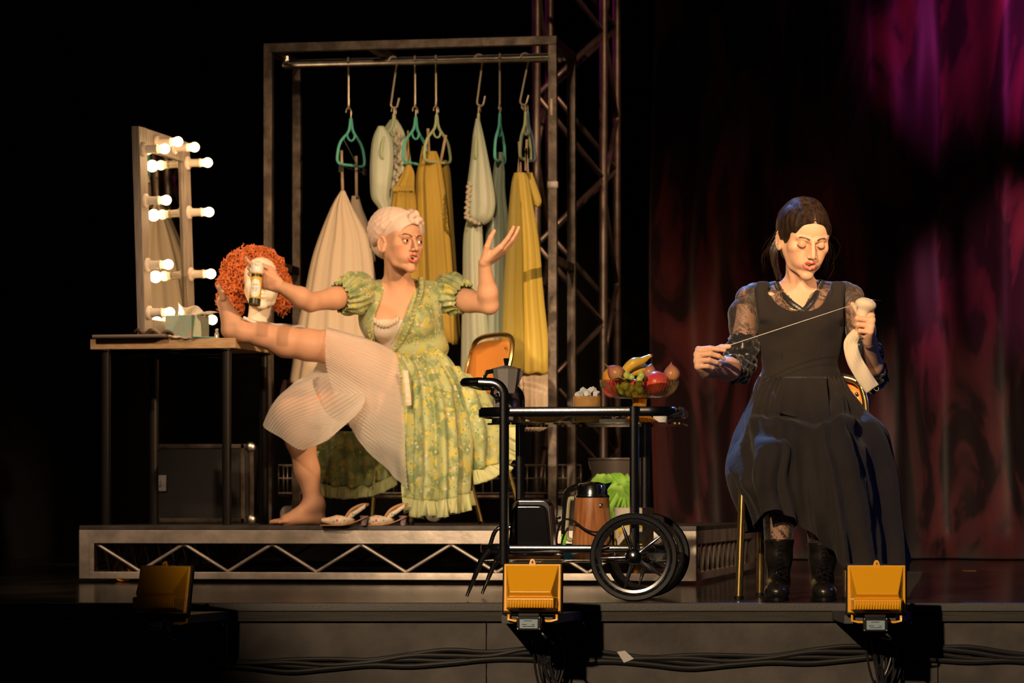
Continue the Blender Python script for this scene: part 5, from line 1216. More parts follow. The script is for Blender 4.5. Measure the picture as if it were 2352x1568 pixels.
# spray can
o = thing('spray_can', 'white capped aerosol can with a yellow and black label in her outstretched hand', 'spray can', CAN)
R = Matrix.Rotation(rad(3), 3, 'Y') @ Matrix.Rotation(rad(-14), 3, 'X'); M['canw'] = mat('white_plastic', (.82, .74, .64), .35, coat=.3)
q = MB(); q.lathe([(.0205, -.085), (.0225, -.083), (.0225, .035), (.021, .042)], CAN, 28, R); q.build('can_body', mat('can_yellow', (.72, .42, .05), .3, coat=.4), o)
for z0, z1, m_, nm in ((-.084, -.062, mat('can_black', (.03, .035, .02), .3, coat=.4), 'label_band'), (.024, .036, bpy.data.materials['can_black'], 'label_band')):
    q = MB(); q.lathe([(.0229, z0), (.0229, z1)], CAN, 28, R); q.build(nm, m_, o)
q = MB(); G = []
for i in range(13):
    a = -pi/2-1.0+2.0*i/12; hh = sqrt(max(0, 1-((i-6)/6.5)**2)); G.append([CAN+R @ V((.0231*cos(a), .0231*sin(a), -.022+.036*hh*v)) for v in (-1, 0, 1)])
q.grid(G); q.build('label_panel', M['canw'], o)
for zz, xs in ((-.010, (-.008, -.004, .0, .005)), (-.024, (-.012, -.008, -.003, .003, .008)), (-.033, (-.006, .0, .005))):
    q = MB()
    for x_ in xs: a = -pi/2+x_/.0236; q.bar(CAN+R @ V((.0236*cos(a), .0236*sin(a), zz-.0035)), CAN+R @ V((.0236*cos(a+.05), .0236*sin(a+.05), zz+.0035)), .0012, .0008)
    q.build('label_print', bpy.data.materials['can_black'], o)
q = MB(); q.lathe([(.0235, .040), (.0255, .045), (.0255, .070), (.022, .082), (.012, .088), (.001, .089)], CAN, 28, R); q.ell(CAN+R @ V((0, -.020, .072)), (.009, .010, .008)); q.build('can_cap', M['canw'], o)
# towel along the shin
q = MB(); G = []; pts = cr([(560, 731, 12.30), (600, 744, 12.34), (650, 748, 12.38), (702, 752, 12.41)], 10)
for i, p in enumerate(pts):
    c = P(*p); G.append([c+V((0, .022*cos(a), .0085*sin(a)*(1 if i < 40 else 1)+.001*sin(i))) for a in np.linspace(0, 2*pi, 17)[:-1]])
q.add([p for r in G for p in r], [(i*16+k, i*16+(k+1) % 16, (i+1)*16+(k+1) % 16, (i+1)*16+k) for i in range(len(G)-1) for k in range(16)]+[tuple(range(16)), tuple((len(G)-1)*16+k for k in range(16))])
tag(q.build('towel', mat('white_terry', (.82, .74, .68), .9, sheen=.4, bump=.5, bscale=200)), 'narrow rolled white towel lying along the raised shin', 'towel')
# wig head and curly wig
M['foam'] = mat('white_mannequin_foam', (.78, .68, .54), .6)
d = Sdf(); HM3 = Matrix.Translation(P(600, 652, 12.66)) @ Matrix.Rotation(rad(8), 4, 'Z') @ Matrix.Rotation(rad(-6), 4, 'X'); mp3 = head(d, HM3, mouth=0, eyes='down', sc=1.0, pain=False, ears=False)
bs = P(592, 780, 12.68); bs.z = TZ+.004; d.cone(mp3(0, .02, -.06), bs+V((0, 0, .07)), .045, .042, .02); d.cone(bs+V((0, 0, .06)), bs+V((0, 0, .008)), .044, .070, .02); d.box(bs+V((0, 0, -.05)), (.3, .3, .102), None, .002, .003, True)
wh = d.build('mannequin_head', M['foam'], None, h=.0032); tag(wh, 'white mannequin head wearing the red wig on the dressing table', 'mannequin head')
M['redhair'] = mat('copper_red_curls', (.42, .085, .012), .45, 0, col2=(.66, .17, .03), scale=30, sheen=.2)
WC = P(584, 640, 12.70); wigo = thing('wig', 'big curly copper red wig on the white mannequin head', 'wig', WC)
d = Sdf(); d.ell(WC+V((0, .03, .03)), (.112, .09, .105), None, .02); d.ell(WC+V((-.09, .03, -.05)), (.05, .06, .09), None, .03); d.ell(WC+V((.095, .03, -.05)), (.045, .06, .085), None, .03)
d.ell(P(603, 668, 12.58), (.058, .12, .098), None, .008, True); d.build('wig_cap', M['redhair'], wigo, h=.006)
q = MB(); rn = random.Random(11)
for i in range(780):
    th_ = rn.uniform(-2.15, 2.15); ph = rn.uniform(-.9, 1.35); rr = rn.uniform(.80, 1.04)
    dr = V((sin(th_)*1.0, -cos(ph)*.9+.2*rn.random(), cos(th_))); c = WC+V((sin(th_)*.128*rr, -.072*cos(ph)*rr*cos(th_*.35)+.03, cos(th_)*.122*rr*(1 if cos(th_) > 0 else 1.15)))
    if i % 3 == 0: c = WC+V((sin(th_)*.128*rn.uniform(.35, .9), -.065*rn.uniform(.6, 1.1), cos(th_)*.122*rn.uniform(.45, .95)))
    fx, fz = (c.x-P(604, 660, 12.62).x)/.056, (c.z-P(604, 662, 12.62).z)/.088
    if fx*fx+fz*fz < 1 and c.y < 12.72: continue
    ax = (V((rn.uniform(-1, 1), rn.uniform(-1, .3), rn.uniform(-1, .4)))+dr*.4).normalized(); a_, b_ = frame(ax); R_ = rn.uniform(.006, .0105); L_ = rn.uniform(.022, .042); tn = rn.uniform(1.2, 2.2); p0 = rn.uniform(0, 6)
    pts = [c+ax*(L_*(t-.5))+(a_*cos(p0+tn*2*pi*t)+b_*sin(p0+tn*2*pi*t))*R_*(1-.3*t) for t in np.linspace(0, 1, 15)]
    q.tube(pts, [.0018, .0030, .0030, .0016], 5)
for i in range(420):
    s_ = rn.choice((-1, 1)); th_ = rn.uniform(0, 2*pi); ph = rn.uniform(-1.2, 1.3); C0 = WC+V((s_*.0925, .03, -.055))
    c = C0+V((cos(ph)*sin(th_)*.056, -abs(cos(ph)*cos(th_))*.066, sin(ph)*.098)); ax = V((rn.uniform(-1, 1), rn.uniform(-1, .3), rn.uniform(-1, .4))).normalized(); a_, b_ = frame(ax)
    if abs(c.x-P(603, 660, 12.60).x) < .055: continue
    R_ = rn.uniform(.006, .0105); L_ = rn.uniform(.022, .042); tn = rn.uniform(1.2, 2.2); p0 = rn.uniform(0, 6)
    q.tube([c+ax*(L_*(t-.5))+(a_*cos(p0+tn*2*pi*t)+b_*sin(p0+tn*2*pi*t))*R_*(1-.3*t) for t in np.linspace(0, 1, 13)], [.0018, .0030, .0030, .0016], 5)
q.build('curls', M['redhair'], wigo)
# slingback shoes
M['shoe'] = mat('floral_cream_satin', (.80, .66, .48), .4, 0, coat=.2); N, L, b_ = nodes(M['shoe']); co = N.new('ShaderNodeTexCoord'); prev = None
for sc_, col, tt in ((42, (.70, .10, .10), .30), (55, (.18, .42, .25), .22), (60, (.75, .35, .35), .22)):
    v = N.new('ShaderNodeTexVoronoi'); v.inputs['Scale'].default_value = sc_; L.new(co.outputs['Object'], v.inputs[0]); lt = N.new('ShaderNodeMath'); lt.operation = 'LESS_THAN'; lt.inputs[1].default_value = tt; L.new(v.outputs['Distance'], lt.inputs[0])
    mx = N.new('ShaderNodeMix'); mx.data_type = 'RGBA'; L.new(lt.outputs[0], mx.inputs[0]); mx.inputs[7].default_value = (*col, 1)
    if prev: L.new(prev, mx.inputs[6])
    else: mx.inputs[6].default_value = (.80, .66, .48, 1)
    prev = mx.outputs[2]
L.new(prev, b_.inputs['Base Color']); M['sole'] = mat('tan_leather_sole', (.50, .25, .10), .4); M['heel'] = mat('navy_patterned_heel', (.10, .10, .16), .4, 0, col2=(.35, .25, .25), scale=60)
def shoe(px, D, label, yaw):
    c = P(px, 1205, D); c.z = PT+.001; R = Matrix.Rotation(yaw, 3, 'Z'); X = lambda x, y, z: c+R @ V((x, y, z)); o = thing('slingback_shoe', label, 'shoe', c, 'pair of floral slingback shoes')
    d = Sdf(); d.cone(X(-.005, 0, .020), X(.055, 0, .016), .014, .028, .02, ax=(0, 0, 1), f=.75); d.cone(X(.055, 0, .018), X(.095, 0, .026), .028, .024, .02, ax=(0, 0, 1), f=.8)
    d.ell(X(.10, 0, .052), (.055, .024, .030), R, .008, True); d.box(X(.05, 0, -.02), (.4, .2, .044), R, .001, .002, True); d.box(X(.145, 0, .03), (.06, .1, .1), R, .002, .003, True)
    d.build('vamp', M['shoe'], o, h=.0028)
    q = MB(); G = []
    for i in range(21):
        t = i/20; w_ = .008+.021*sin(pi*min(.92, t*.9+.06))**.8 if t < .6 else .019+.004*(t-.6); z = .001+(0 if t < .45 else .034*((t-.45)/.55)**1.6); G.append([X(-.02+.185*t, s_*w_, z) for s_ in (-1, -.5, 0, .5, 1)])
    q.grid(G); q.build('insole', M['sole'], o, sol=.004)
    q = MB(); q.lathe([(.010, 0), (.011, .004), (.014, .030), (.018, .038)], X(.150, 0, 0), 16, R); q.build('heel', M['heel'], o)
    for s_ in (-1, 1):
        q = MB(); pts = [X(.085, s_*.022, .034), X(.105, s_*.020, .060), X(.140, s_*.012, .078), X(.165, 0, .080)]; q.tube([V(p) for p in cr([tuple(p) for p in pts], 6)], .0032, 8, asp=2.0, up=V((0, 1, 0))); q.build('strap', M['sole'], o)
    q = MB(); G = [[X(.085+.075*t, -.022+.004*t, .026+.050*t-.012*v*(1-t*.3)) for v in (-1, 0, 1)] for t in np.linspace(0, 1, 8)]; q.grid(G); q.build('side_panel', M['shoe'], o, sol=.002)
    q = MB(); q.ell(X(.166, 0, .082), .005, 10, 8); q.build('buckle', M['chrome'], o)
shoe(748, 12.12, 'floral slingback shoe beside the bare foot', -.12); shoe(838, 12.14, 'floral slingback shoe nearest the front chair leg', -.12)
# ---------------------------------------------------------------- bar trolley
TR_ = Matrix.Rotation(rad(-8), 3, 'Z'); TO = V((-.025, 10.06, 0)); X = lambda x, y, z: TO+TR_ @ V((x, y, z))
tr = thing('bar_trolley', 'black chrome two tier bar trolley with two big spoked wheels at the stage edge', 'bar trolley', TO)
M['bchrome'] = mat('black_chrome', (.62, .62, .66), .11, 1, bump=.06, bscale=120)
M['glass'] = mat('green_edged_glass', (.80, .93, .88), .02, trans=1, ior=1.45)
TD_, TL_ = .375, .42                     # depth, post spacing
def band(name, pts, w_, h_, closed=True, m=None):
    q = MB(); pts = [V(p) for p in pts]; n = len(pts); vs = []
    for i in range(n):
        t = (pts[(i+1) % n]-pts[i-1]) if closed else pts[min(i+1, n-1)]-pts[max(i-1, 0)]; a = V((t.y, -t.x, 0)).normalized()
        for du, dz in ((-1, -.5), (-.5, -1), (.5, -1), (1, -.5), (1, .5), (.5, 1), (-.5, 1), (-1, .5)): vs.append(pts[i]+a*(du*w_/2)+V((0, 0, dz*h_/2)))
    fs = [(i*8+k, ((i+1) % n)*8+k, ((i+1) % n)*8+(k+1) % 8, i*8+(k+1) % 8) for i in range(n if closed else n-1) for k in range(8)]
    if not closed: fs += [tuple(range(8)), tuple((n-1)*8+k for k in range(8))]
    q.add(vs, fs); return q.build(name, m or M['bchrome'], tr, ang=50)
def rrect(x0, x1, y0, y1, r, z, n=8):
    o = []
    for cx, cy, a0 in ((x1-r, y1-r, 0), (x0+r, y1-r, pi/2), (x0+r, y0+r, pi), (x1-r, y0+r, 3*pi/2)):
        for i in range(n+1): a = a0+pi/2*i/n; o.append(X(cx+r*cos(a), cy+r*sin(a), z))
    return o
band('top_rail', rrect(-.095, .565, .016, TD_-.016, .10, .606), .012, .031)
band('lower_rail', rrect(-.085, .53, .016, TD_-.016, .08, .166), .012, .026)
for nm, z, x0, x1 in (('glass_shelf', .571, -.065, .565), ('glass_shelf', .128, -.075, .54)):
    q = MB(); o_ = rrect(x0, x1, .02, TD_-.02, .05, z-.006); q.prism(o_, (0, 0, .006)); q.build(nm, M['glass'], tr, smooth=False)
for y_ in (0, TD_):
    q = MB(); pts = [X(0, y_, .150 if y_ else .115), X(0, y_, .62), X(0, y_, .655)]+[X(-.045+.045*cos(a), y_, .655+.045*sin(a)) for a in np.linspace(.2, pi/2, 7)]+[X(-.09, y_, .702)]
    q.tube(pts, .0155, 8, asp=.8); q.build('post', M['bchrome'], tr)
    q = MB(); q.tube([X(TL_, y_, .12), X(TL_, y_, .622)], .0155, 8, asp=.8); q.build('post', M['bchrome'], tr)
q = MB(); hl_ = [X(-.08, 0, .702), X(-.105, .004, .702)]+[X(-.105-.03*sin(a), .034-.03*cos(a), .702) for a in np.linspace(.2, pi/2, 6)]+[X(-.135, TD_/2, .702)]+[X(-.105-.03*sin(a), TD_-.034+.03*cos(a), .702) for a in np.linspace(pi/2, .2, 6)]+[X(-.105, TD_-.004, .702), X(-.08, TD_, .702)]
q.tube(hl_, .0145, 10); q.build('push_handle', M['bchrome'], tr)
q = MB(); q.tube([X(-.035, 0, .684), X(-.04, .005, .664), X(-.025, .01, .652), X(-.004, 0, .655)], .007, 10); q.build('handle_hook', M['chrome'], tr)
for y_ in (0, TD_):
    for x_ in (0, TL_):
        q = MB(); q.ell(X(x_, y_+(.014 if y_ == 0 else -.014), .580), (.012, .012, .010), 12, 8); q.build('shelf_fixing', M['chrome'], tr)
for y_ in (.02, TD_-.02):
    q = MB(); q.tube([X(-.05, y_, .166), X(-.075, y_, .135), X(-.125, y_, .012)], [.012, .010, .005], 10); q.build('prop_leg', M['bchrome'], tr)
q = MB(); q.tube([V(p) for p in cr([tuple(p) for p in (X(-.075, .19, .17), X(-.06, .19, .215), X(-.04, .19, .232), X(.02, .19, .234))], 6)], .007, 10); q.build('lower_handle', M['bchrome'], tr)
def wheel(y_):
    c = X(TL_+.002, y_, .1415); RW = TR_ @ Matrix.Rotation(pi/2, 3, 'X'); sg = -1 if y_ < .1 else 1
    q = MB(); q.lathe([(.124, -.010), (.136, -.011), (.1395, -.006), (.1405, 0), (.1395, .006), (.136, .011), (.124, .010), (.124, -.010)], c, 64, RW); w_ = q.build('wheel', M['rubber'], tr)
    q = MB(); q.lathe([(.1245, -.010), (.122, -.012), (.118, -.010), (.114, -.004), (.106, -.003), (.1035, 0), (.106, .003), (.114, .004), (.118, .010), (.122, .012), (.1245, .010), (.1245, -.010)], c, 64, RW); q.build('rim', M['chrome'], w_)
    q = MB()
    for i in range(30): a = 2*pi*i/30; q.ell(c+RW @ V((.1165*cos(a), .1165*sin(a), sg*-.009)), .0028, 6, 5)
    for i in range(30): a = 2*pi*i/30+.1; q.ell(c+RW @ V((.1165*cos(a), .1165*sin(a), sg*.009)), .0028, 6, 5)
    q.build('rim_studs', M['chrome'], w_)
    for i in range(5):
        a = rad(38+72*i); d = RW @ V((cos(a), sin(a), 0)); q = MB(); q.tube([c+d*.018, c+d*.035, c+d*.055, c+d*.085, c+d*.106], [.0075, .0055, .0075, .0055, .0032], 10); q.build('spoke', M['chrome'], w_)
    q = MB(); q.lathe([(.001, -.017), (.010, -.017), (.012, -.014), (.018, -.014), (.020, -.011), (.026, -.009), (.0265, 0), (.026, .009), (.018, .014), (.001, .016)], c, 32, RW); q.build('hub', M['bchrome'], w_)
wheel(-.045); wheel(TD_+.045)
q = MB(); q.tube([X(TL_+.002, -.045, .1415), X(TL_+.002, TD_+.045, .1415)], .006, 10); q.build('axle', M['bchrome'], tr)

# ---- on the upper shelf
ZS = .5715
def onshelf(px, y_): # point on the trolley, y_ across its depth
    Dd = 10.06+.0; 
    for _ in range(4):
        x = (px-1176)*Dd/F; u = (x-TO.x-.139*y_)/.990; Dd = X(u, y_, 0).y
    return V((x, Dd, 0))
M['moka'] = mat('scuffed_aluminium', (.46, .44, .42), .28, .55, bump=.4, bscale=30)
c = onshelf(1163, .19); c.z = ZS+.001; R = Matrix.Rotation(.12, 3, 'Z'); o = thing('moka_pot', 'octagonal aluminium stovetop coffee pot on the trolley', 'coffee pot', c)
q = MB(); q.lathe([(.047, 0), (.0485, .004), (.041, .078), (.036, .082)], c, 8, R); q.build('boiler', M['moka'], o, ang=20)
q = MB(); q.lathe([(.038, .082), (.040, .084), (.040, .098), (.037, .100)], c, 32, R); q.build('collar', M['steel'], o)
q = MB(); q.lathe([(.034, .100), (.0475, .176), (.045, .178)], c, 8, R); q.add([c+R @ V(p) for p in ((.040, -.012, .170), (.040, .012, .170), (.060, 0, .178), (.040, 0, .125))], [(0, 2, 3), (1, 3, 2), (0, 1, 2)]); q.build('jug', M['moka'], o, ang=20)
q = MB(); q.lathe([(.0475, .178), (.0485, .180), (.012, .190), (.001, .191)], c, 8, R); q.build('lid', M['moka'], o, ang=20)
q = MB(); q.lathe([(.006, .189), (.0065, .195), (.010, .212), (.007, .214), (.001, .214)], c, 8, R); q.build('lid_knob', M['blackgloss'], o, ang=20)
q = MB(); q.bar(c+R @ V((-.042, 0, .172)), c+R @ V((-.066, 0, .168)), .016, .014); q.bar(c+R @ V((-.062, 0, .172)), c+R @ V((-.078, 0, .140)), .016, .012, up=V((1, 0, 0))); q.bar(c+R @ V((-.077, 0, .145)), c+R @ V((-.062, 0, .112)), .016, .011, up=V((1, 0, 0))); q.build('handle', M['blackgloss'], o, bev=.002)
q = MB(); q.ell(c+R @ V((-.043, 0, .045)), .005, 10, 8); q.build('safety_valve', mat('brass', (.7, .4, .12), .3, 1), o)
M['amber'] = mat('amber_glass', (.95, .45, .06), .05, trans=.65, ior=1.45); M['smoke'] = mat('brown_tinted_glass', (.85, .52, .20), .05, trans=.6, ior=1.45)
M['clear'] = mat('clear_glass', (.96, .95, .92), .02, trans=1, ior=1.45)
def vessel(name, label, cat, px, y_, prof, m_, seg=48, z=ZS, parts=None, rip=0, nr=0):
    c = onshelf(px, y_); c.z = z+.001; q = MB(); q.lathe(prof, c, seg, rip=rip, nr=nr); o = q.build(name, m_); tag(o, label, cat); return c, o
vessel('glass_dish', 'wide shallow amber glass dish on the trolley beside the coffee pot', 'dish', 1252, .16, [(.001, 0), (.034, 0), (.085, .026), (.087, .0275), (.083, .0275), (.034, .004), (.001, .004)], M['smoke'])
vessel('glass_plate', 'thin clear glass plate behind the amber dish', 'plate', 1300, .29, [(.001, .020), (.030, .020), (.045, .030), (.046, .031), (.030, .024), (.001, .024)][0:0] or [(.020, 0), (.022, 0), (.030, .028), (.052, .046), (.053, .048), (.028, .034), (.001, .030)], M['clear'])
jc, jo = vessel('sugar_jar', 'round amber tinted glass jar heaped with sugar cubes', 'jar', 1349, .12, [(.001, 0), (.038, 0), (.044, .004), (.0455, .010), (.0455, .086), (.0425, .086), (.0425, .016), (.001, .012)], M['smoke'])
M['sugar'] = mat('sugar', (.75, .78, .82), .6, sss=.1, bump=.4, bscale=200)
rn = random.Random(4); first = None
labs = ['leftmost sugar cube of the heap in the amber jar', 'sugar cube second from the left in the jar', 'upright sugar cube on the left peak of the heap', 'low sugar cube at the front middle of the heap', 'sugar cube on the right peak of the heap', 'tilted sugar cube at the back right of the heap', 'rightmost sugar cube leaning on the jar rim', 'sugar cube half buried at the back of the heap']
for i, (dx, dy, dz) in enumerate(((-.030, .0, .091), (-.020, .008, .095), (-.014, -.008, .1035), (.000, -.014, .093), (.008, .0, .104), (.019, .010, .106), (.029, -.004, .094), (-.002, .020, .096))):
    if first is None: q = MB(); q.box((0, 0, 0), (.0165, .0165, .0165)); so_ = q.build('sugar_cube', M['sugar'], local=True, bev=.0014); first = so_
    else: so_ = first.copy(); C.objects.link(so_)
    so_.location = jc+V((dx, dy, dz)); so_.rotation_euler = (rn.uniform(-.7, .7), rn.uniform(-.7, .7), rn.uniform(0, 3)); tag(so_, labs[i], 'sugar cube', 'sugar cubes in the amber jar')
q = MB(); q.lathe([(.001, .013), (.041, .013), (.041, .050), (.001, .052)], jc, 32); q.build('sugar_fill', M['sugar'], jo)
vessel('tealight_glass', 'small low clear glass dish to the right of the sugar jar', 'dish', 1407, .10, [(.001, .012), (.027, .012), (.031, .016), (.0335, .050), (.0315, .050), (.028, .019), (.001, .017)], M['clear'])
M['paper'] = mat('white_card', (.75, .72, .66), .7)
for px, y_, w_, h_, lab in ((1255, .20, .17, .012, 'white folded card under the amber dish on the trolley'), (1408, .12, .08, .012, 'small white card block under the clear glass dish')):
    c = onshelf(px, y_); c.z = ZS+.001+h_/2-.001; 
    if w_ > .1: c.y += .10
    q = MB(); q.box(c, (w_, .09, h_-.002), TR_); tag(q.build('card', M['paper'], smooth=False), lab, 'card')
vessel('ramekin', 'white ribbed ramekin at the right end of the trolley top', 'ramekin', 1516, .25, [(.001, 0), (.020, 0), (.0215, .002), (.023, .026), (.021, .026), (.019, .004), (.001, .004)], mat('white_ceramic', (.78, .74, .68), .3, coat=.3), 96, rip=.02, nr=32)
# fruit stand
c = onshelf(1469, .17); c.z = ZS+.001; FC = c.copy(); o = thing('fruit_stand', 'footed amber ribbed glass bowl full of fruit on the trolley', 'fruit bowl', c)
q = MB(); q.lathe([(.001, .078), (.085, .082), (.113, .098), (.1265, .122), (.1285, .139), (.1255, .139), (.1225, .122), (.108, .102), (.083, .0865), (.001, .083)], c, 240, rip=.006, nr=60); q.build('bowl', mat('amber_bowl_glass', (1, .86, .60), .03, trans=1, ior=1.4), o)
q = MB(); q.lathe([(.001, .0), (.060, 0), (.0605, .004), (.040, .018), (.026, .034), (.0215, .055), (.024, .078), (.001, .078)], c, 192, rip=.03, nr=24); q.build('foot', M['amber'], o)
def fruitmat(name, c1, c2, sc=12, **k): return mat(name, c1, .35, 0, col2=c2, scale=sc, coat=.25, **k)
M['fig'] = fruitmat('fig_skin', (.24, .03, .08), (.55, .26, .10), 13, stretch=(1, 1, .35)); M['ban'] = fruitmat('banana_skin', (.80, .50, .06), (.74, .42, .05)); M['org'] = fruitmat('orange_peel', (.80, .34, .03), (.75, .30, .03), bump=.5, bscale=220)
M['pom'] = fruitmat('red_pomegranate_skin', (.58, .04, .06), (.70, .16, .10)); M['grape'] = mat('green_grape_skin', (.50, .58, .12), .18, sss=.4, coat=.5, var=.15, scale=40); M['stem'] = mat('green_brown_stem', (.30, .30, .08), .6)
def fruit(name, label, px, py, dy, r, m_, prof, axis, stem=.0, grp=None):
    cc_ = P(px, py, FC.y+dy); Rz = V(axis).to_track_quat('Z', 'Y').to_matrix(); q = MB(); q.lathe([(a*r, z*r) for a, z in prof], cc_, 28, Rz); o = q.build(name, m_); tag(o, label, name.replace('_', ' '), grp)
    if stem: q = MB(); e_ = cc_+Rz @ V((0, 0, prof[-1][1]*r)); q.tube([e_-Rz @ V((0, 0, .002)), e_+Rz @ V((0, .001, stem*.5)), e_+Rz @ V((.003, 0, stem))], [.0022, .0015, .0018], 6); q.build('stem', M['stem'], o)
    return o
figp = [(.001, -1), (.45, -.92), (.82, -.62), (1, -.15), (.92, .30), (.62, .72), (.30, 1.0), (.14, 1.18), (.001, 1.22)]; ball = [(.001, -1), (.38, -.93), (.71, -.71), (.93, -.38), (1, 0), (.93, .38), (.71, .71), (.38, .93), (.001, .98)]
fruit('fig', 'pink and yellow fig at the left rim of the fruit bowl', 1414, 856, -.055, .0275, M['fig'], figp, (-.75, -.1, .60), .012, 'figs in the fruit bowl')
fruit('fig', 'dark fig with upright stalk behind the pomegranate', 1492, 853, .01, .022, M['fig'], figp, (.25, .1, 1), .016, 'figs in the fruit bowl')
fruit('fig', 'fig at the right rim of the fruit bowl', 1543, 858, -.01, .0275, M['fig'], figp, (-.1, -.25, 1), .004, 'figs in the fruit bowl')
fruit('orange', 'orange half hidden behind the left fig', 1410, 866, .02, .036, M['org'], ball, (0, 0, 1))
fruit('pomegranate', 'large red pomegranate filling the right half of the fruit bowl', 1508, 880, -.035, .040, M['pom'], ball, (-.2, -.3, 1))
fruit('apple', 'red apple low in the left side of the fruit bowl', 1406, 893, -.012, .030, M['pom'], ball, (.1, 0, 1))
fruit('apple', 'red apple seen through the glass below the banana', 1462, 893, .05, .030, M['pom'], ball, (.1, 0, 1))
fruit('lemon', 'yellow lemon beside the banana', 1478, 853, .052, .026, M['ban'], ball, (1, 0, .2))
def banana(label, pts, r):
    q = MB(); p = [P(*a) for a in cr(pts, 5)]; q.tube(p, r, 6); o = q.build('banana', M['ban'], ang=70); tag(o, label, 'banana', 'bananas in the fruit bowl')
    q = MB(); q.tube([p[-1]-(p[-1]-p[-3])*.3, p[-1]+(p[-1]-p[-3]).normalized()*.006], [.0045, .0052], 6); q.build('stem_end', M['brown'], o)
banana('upper banana with its stalk pointing up right', [(1432, 866, FC.y-.02), (1440, 848, FC.y-.025), (1456, 834, FC.y-.03), (1474, 829, FC.y-.025), (1490, 819, FC.y-.02), (1496, 817, FC.y-.02)], [.006, .016, .0185, .014, .007, .0055])
banana('lower banana tucked under the upper one', [(1430, 872, FC.y+.005), (1450, 857, FC.y), (1470, 850, FC.y+.005), (1486, 846, FC.y+.01)], [.006, .015, .016, .007])
gb = thing('grape_bunch', 'bunch of green grapes spilling over the front of the fruit bowl', 'grapes', P(1450, 880, FC.y-.08))
for i, (px, py, dy, r) in enumerate(((1440, 862, -.085, .0125), (1451, 866, -.095, .0105), (1473, 862, -.09, .0125), (1469, 871, -.095, .0115), (1433, 886, -.086, .0120), (1439, 887, -.094, .0115), (1451, 892, -.090, .0110), (1468, 880, -.09, .0115), (1463, 889, -.075, .0115), (1428, 897, -.075, .011), (1444, 902, -.066, .011), (1460, 902, -.066, .011), (1470, 895, -.075, .011), (1420, 889, -.07, .010))):
    q = MB(); q.ell(P(px, py, FC.y+dy), (r*.95, r*.95, r*1.06), 18, 12); q.build('grape', M['grape'], gb)
q = MB()
for pts in (((1406, 864), (1420, 863), (1432, 870), (1442, 878), (1446, 886)), ((1432, 870), (1440, 869), (1450, 872)), ((1436, 873), (1438, 882)), ((1440, 876), (1452, 886))): q.tube([P(a, b_, FC.y-.100) for a, b_ in cr(pts, 4)], .0014, 6)
q.build('grape_stalk', M['stem'], gb)

# ---- on the lower shelf
ZL = .1285
c = onshelf(1225, .17); c.z = ZL+.001; q = MB(); q.box(c+V((0, 0, .007)), (.195, .13, .014), TR_); tag(q.build('wooden_board', mat('acacia_wood', (.42, .18, .07), .5, 0, col2=(.30, .11, .04), scale=8, stretch=(.5, 14, 14)), bev=.002), 'small wooden board under the toaster', 'board')
c.z = ZL+.017; o = thing('toaster', 'chrome toaster with a glossy black side on the lower trolley shelf', 'toaster', c)
def rounded(wx, hz, r, inset=0, n=7, taper=.0):
    pts = [(-wx/2+.0, 0), (wx/2, 0)]; o_ = [(wx/2, 0)]
    for a0, sx in ((0, 1), (pi/2, -1)):
        for i in range(n+1): a = a0+pi/2*i/n; o_.append((sx*(wx/2-taper-r)+r*cos(a), hz-r+r*sin(a)))
    return o_+[(-wx/2, 0)]
q = MB(); pr = rounded(.150, .165, .028, taper=.012); q.prism([c+TR_ @ V((x, -.055, z+.012)) for x, z in pr], TR_ @ V((0, .11, 0))); q.build('chrome_shell', M['chrome'], o, bev=.004)
q = MB(); pr = rounded(.142, .150, .026, taper=.012); q.prism([c+TR_ @ V((x-.004, -.070, z+.012)) for x, z in pr], TR_ @ V((0, .017, 0))); q.build('side_panel', M['blackgloss'], o, bev=.010)
q = MB(); q.box(c+V((0, 0, .008)), (.145, .12, .016), TR_); q.build('base', M['blackgloss'], o, bev=.003)
for dy in (-.02, .02): q = MB(); q.box(c+TR_ @ V((0, dy, .1775)), (.11, .014, .003), TR_); q.build('slot', M['black'], o, smooth=False)
q = MB(); q.box(c+TR_ @ V((.082, 0, .12)), (.016, .02, .010), TR_); q.build('lever', M['blackgloss'], o, bev=.002)
M['walnut'] = mat('walnut_veneer', (.48, .20, .07), .35, 0, col2=(.25, .08, .02), scale=16, stretch=(5, 5, .35), coat=.4, detail=6)
c = onshelf(1360, .16); c.z = ZL+.001; K = c; o = thing('percolator', 'walnut veneered coffee percolator with chrome top on the lower trolley shelf', 'percolator', c)
q = MB(); q.lathe([(.001, 0), (.067, 0), (.069, .003), (.0545, .202), (.052, .204)], c, 48); q.build('body', M['walnut'], o)
q = MB(); q.lathe([(.0555, .201), (.0565, .205), (.0555, .209), (.051, .211), (.048, .240), (.044, .246), (.020, .252), (.001, .253)], c, 48)
q.add([c+TR_ @ V(p) for p in ((.030, -.022, .243), (.030, .022, .243), (.066, 0, .2515), (.046, -.010, .222), (.046, .010, .222))], [(0, 2, 1), (0, 3, 2), (1, 2, 4), (3, 4, 2)]); q.build('spout_top', M['chrome'], o)
q = MB(); q.tube([c+TR_ @ V(p) for p in cr([(-.045, 0, .240), (-.070, 0, .228), (-.083, 0, .212), (-.090, 0, .14), (-.094, 0, .075)], 6)], [.010, .011, .010, .009, .008], 10, asp=1.3); q.build('handle', M['blackgloss'], o)
q = MB(); q.tube([c+TR_ @ V(p) for p in cr([(-.058, 0, .198), (-.076, 0, .192), (-.081, 0, .13), (-.083, 0, .075), (-.066, 0, .062)], 6)], .0075, 10, asp=1.4); q.build('handle_grip', mat('sage_plastic', (.45, .45, .30), .4), o)
q = MB(); q.box(c+TR_ @ V((.034, -.0475, .176)), (.010, .004, .014), TR_ @ Matrix.Rotation(.62, 3, 'Z')); q.build('badge', M['steel'], o)
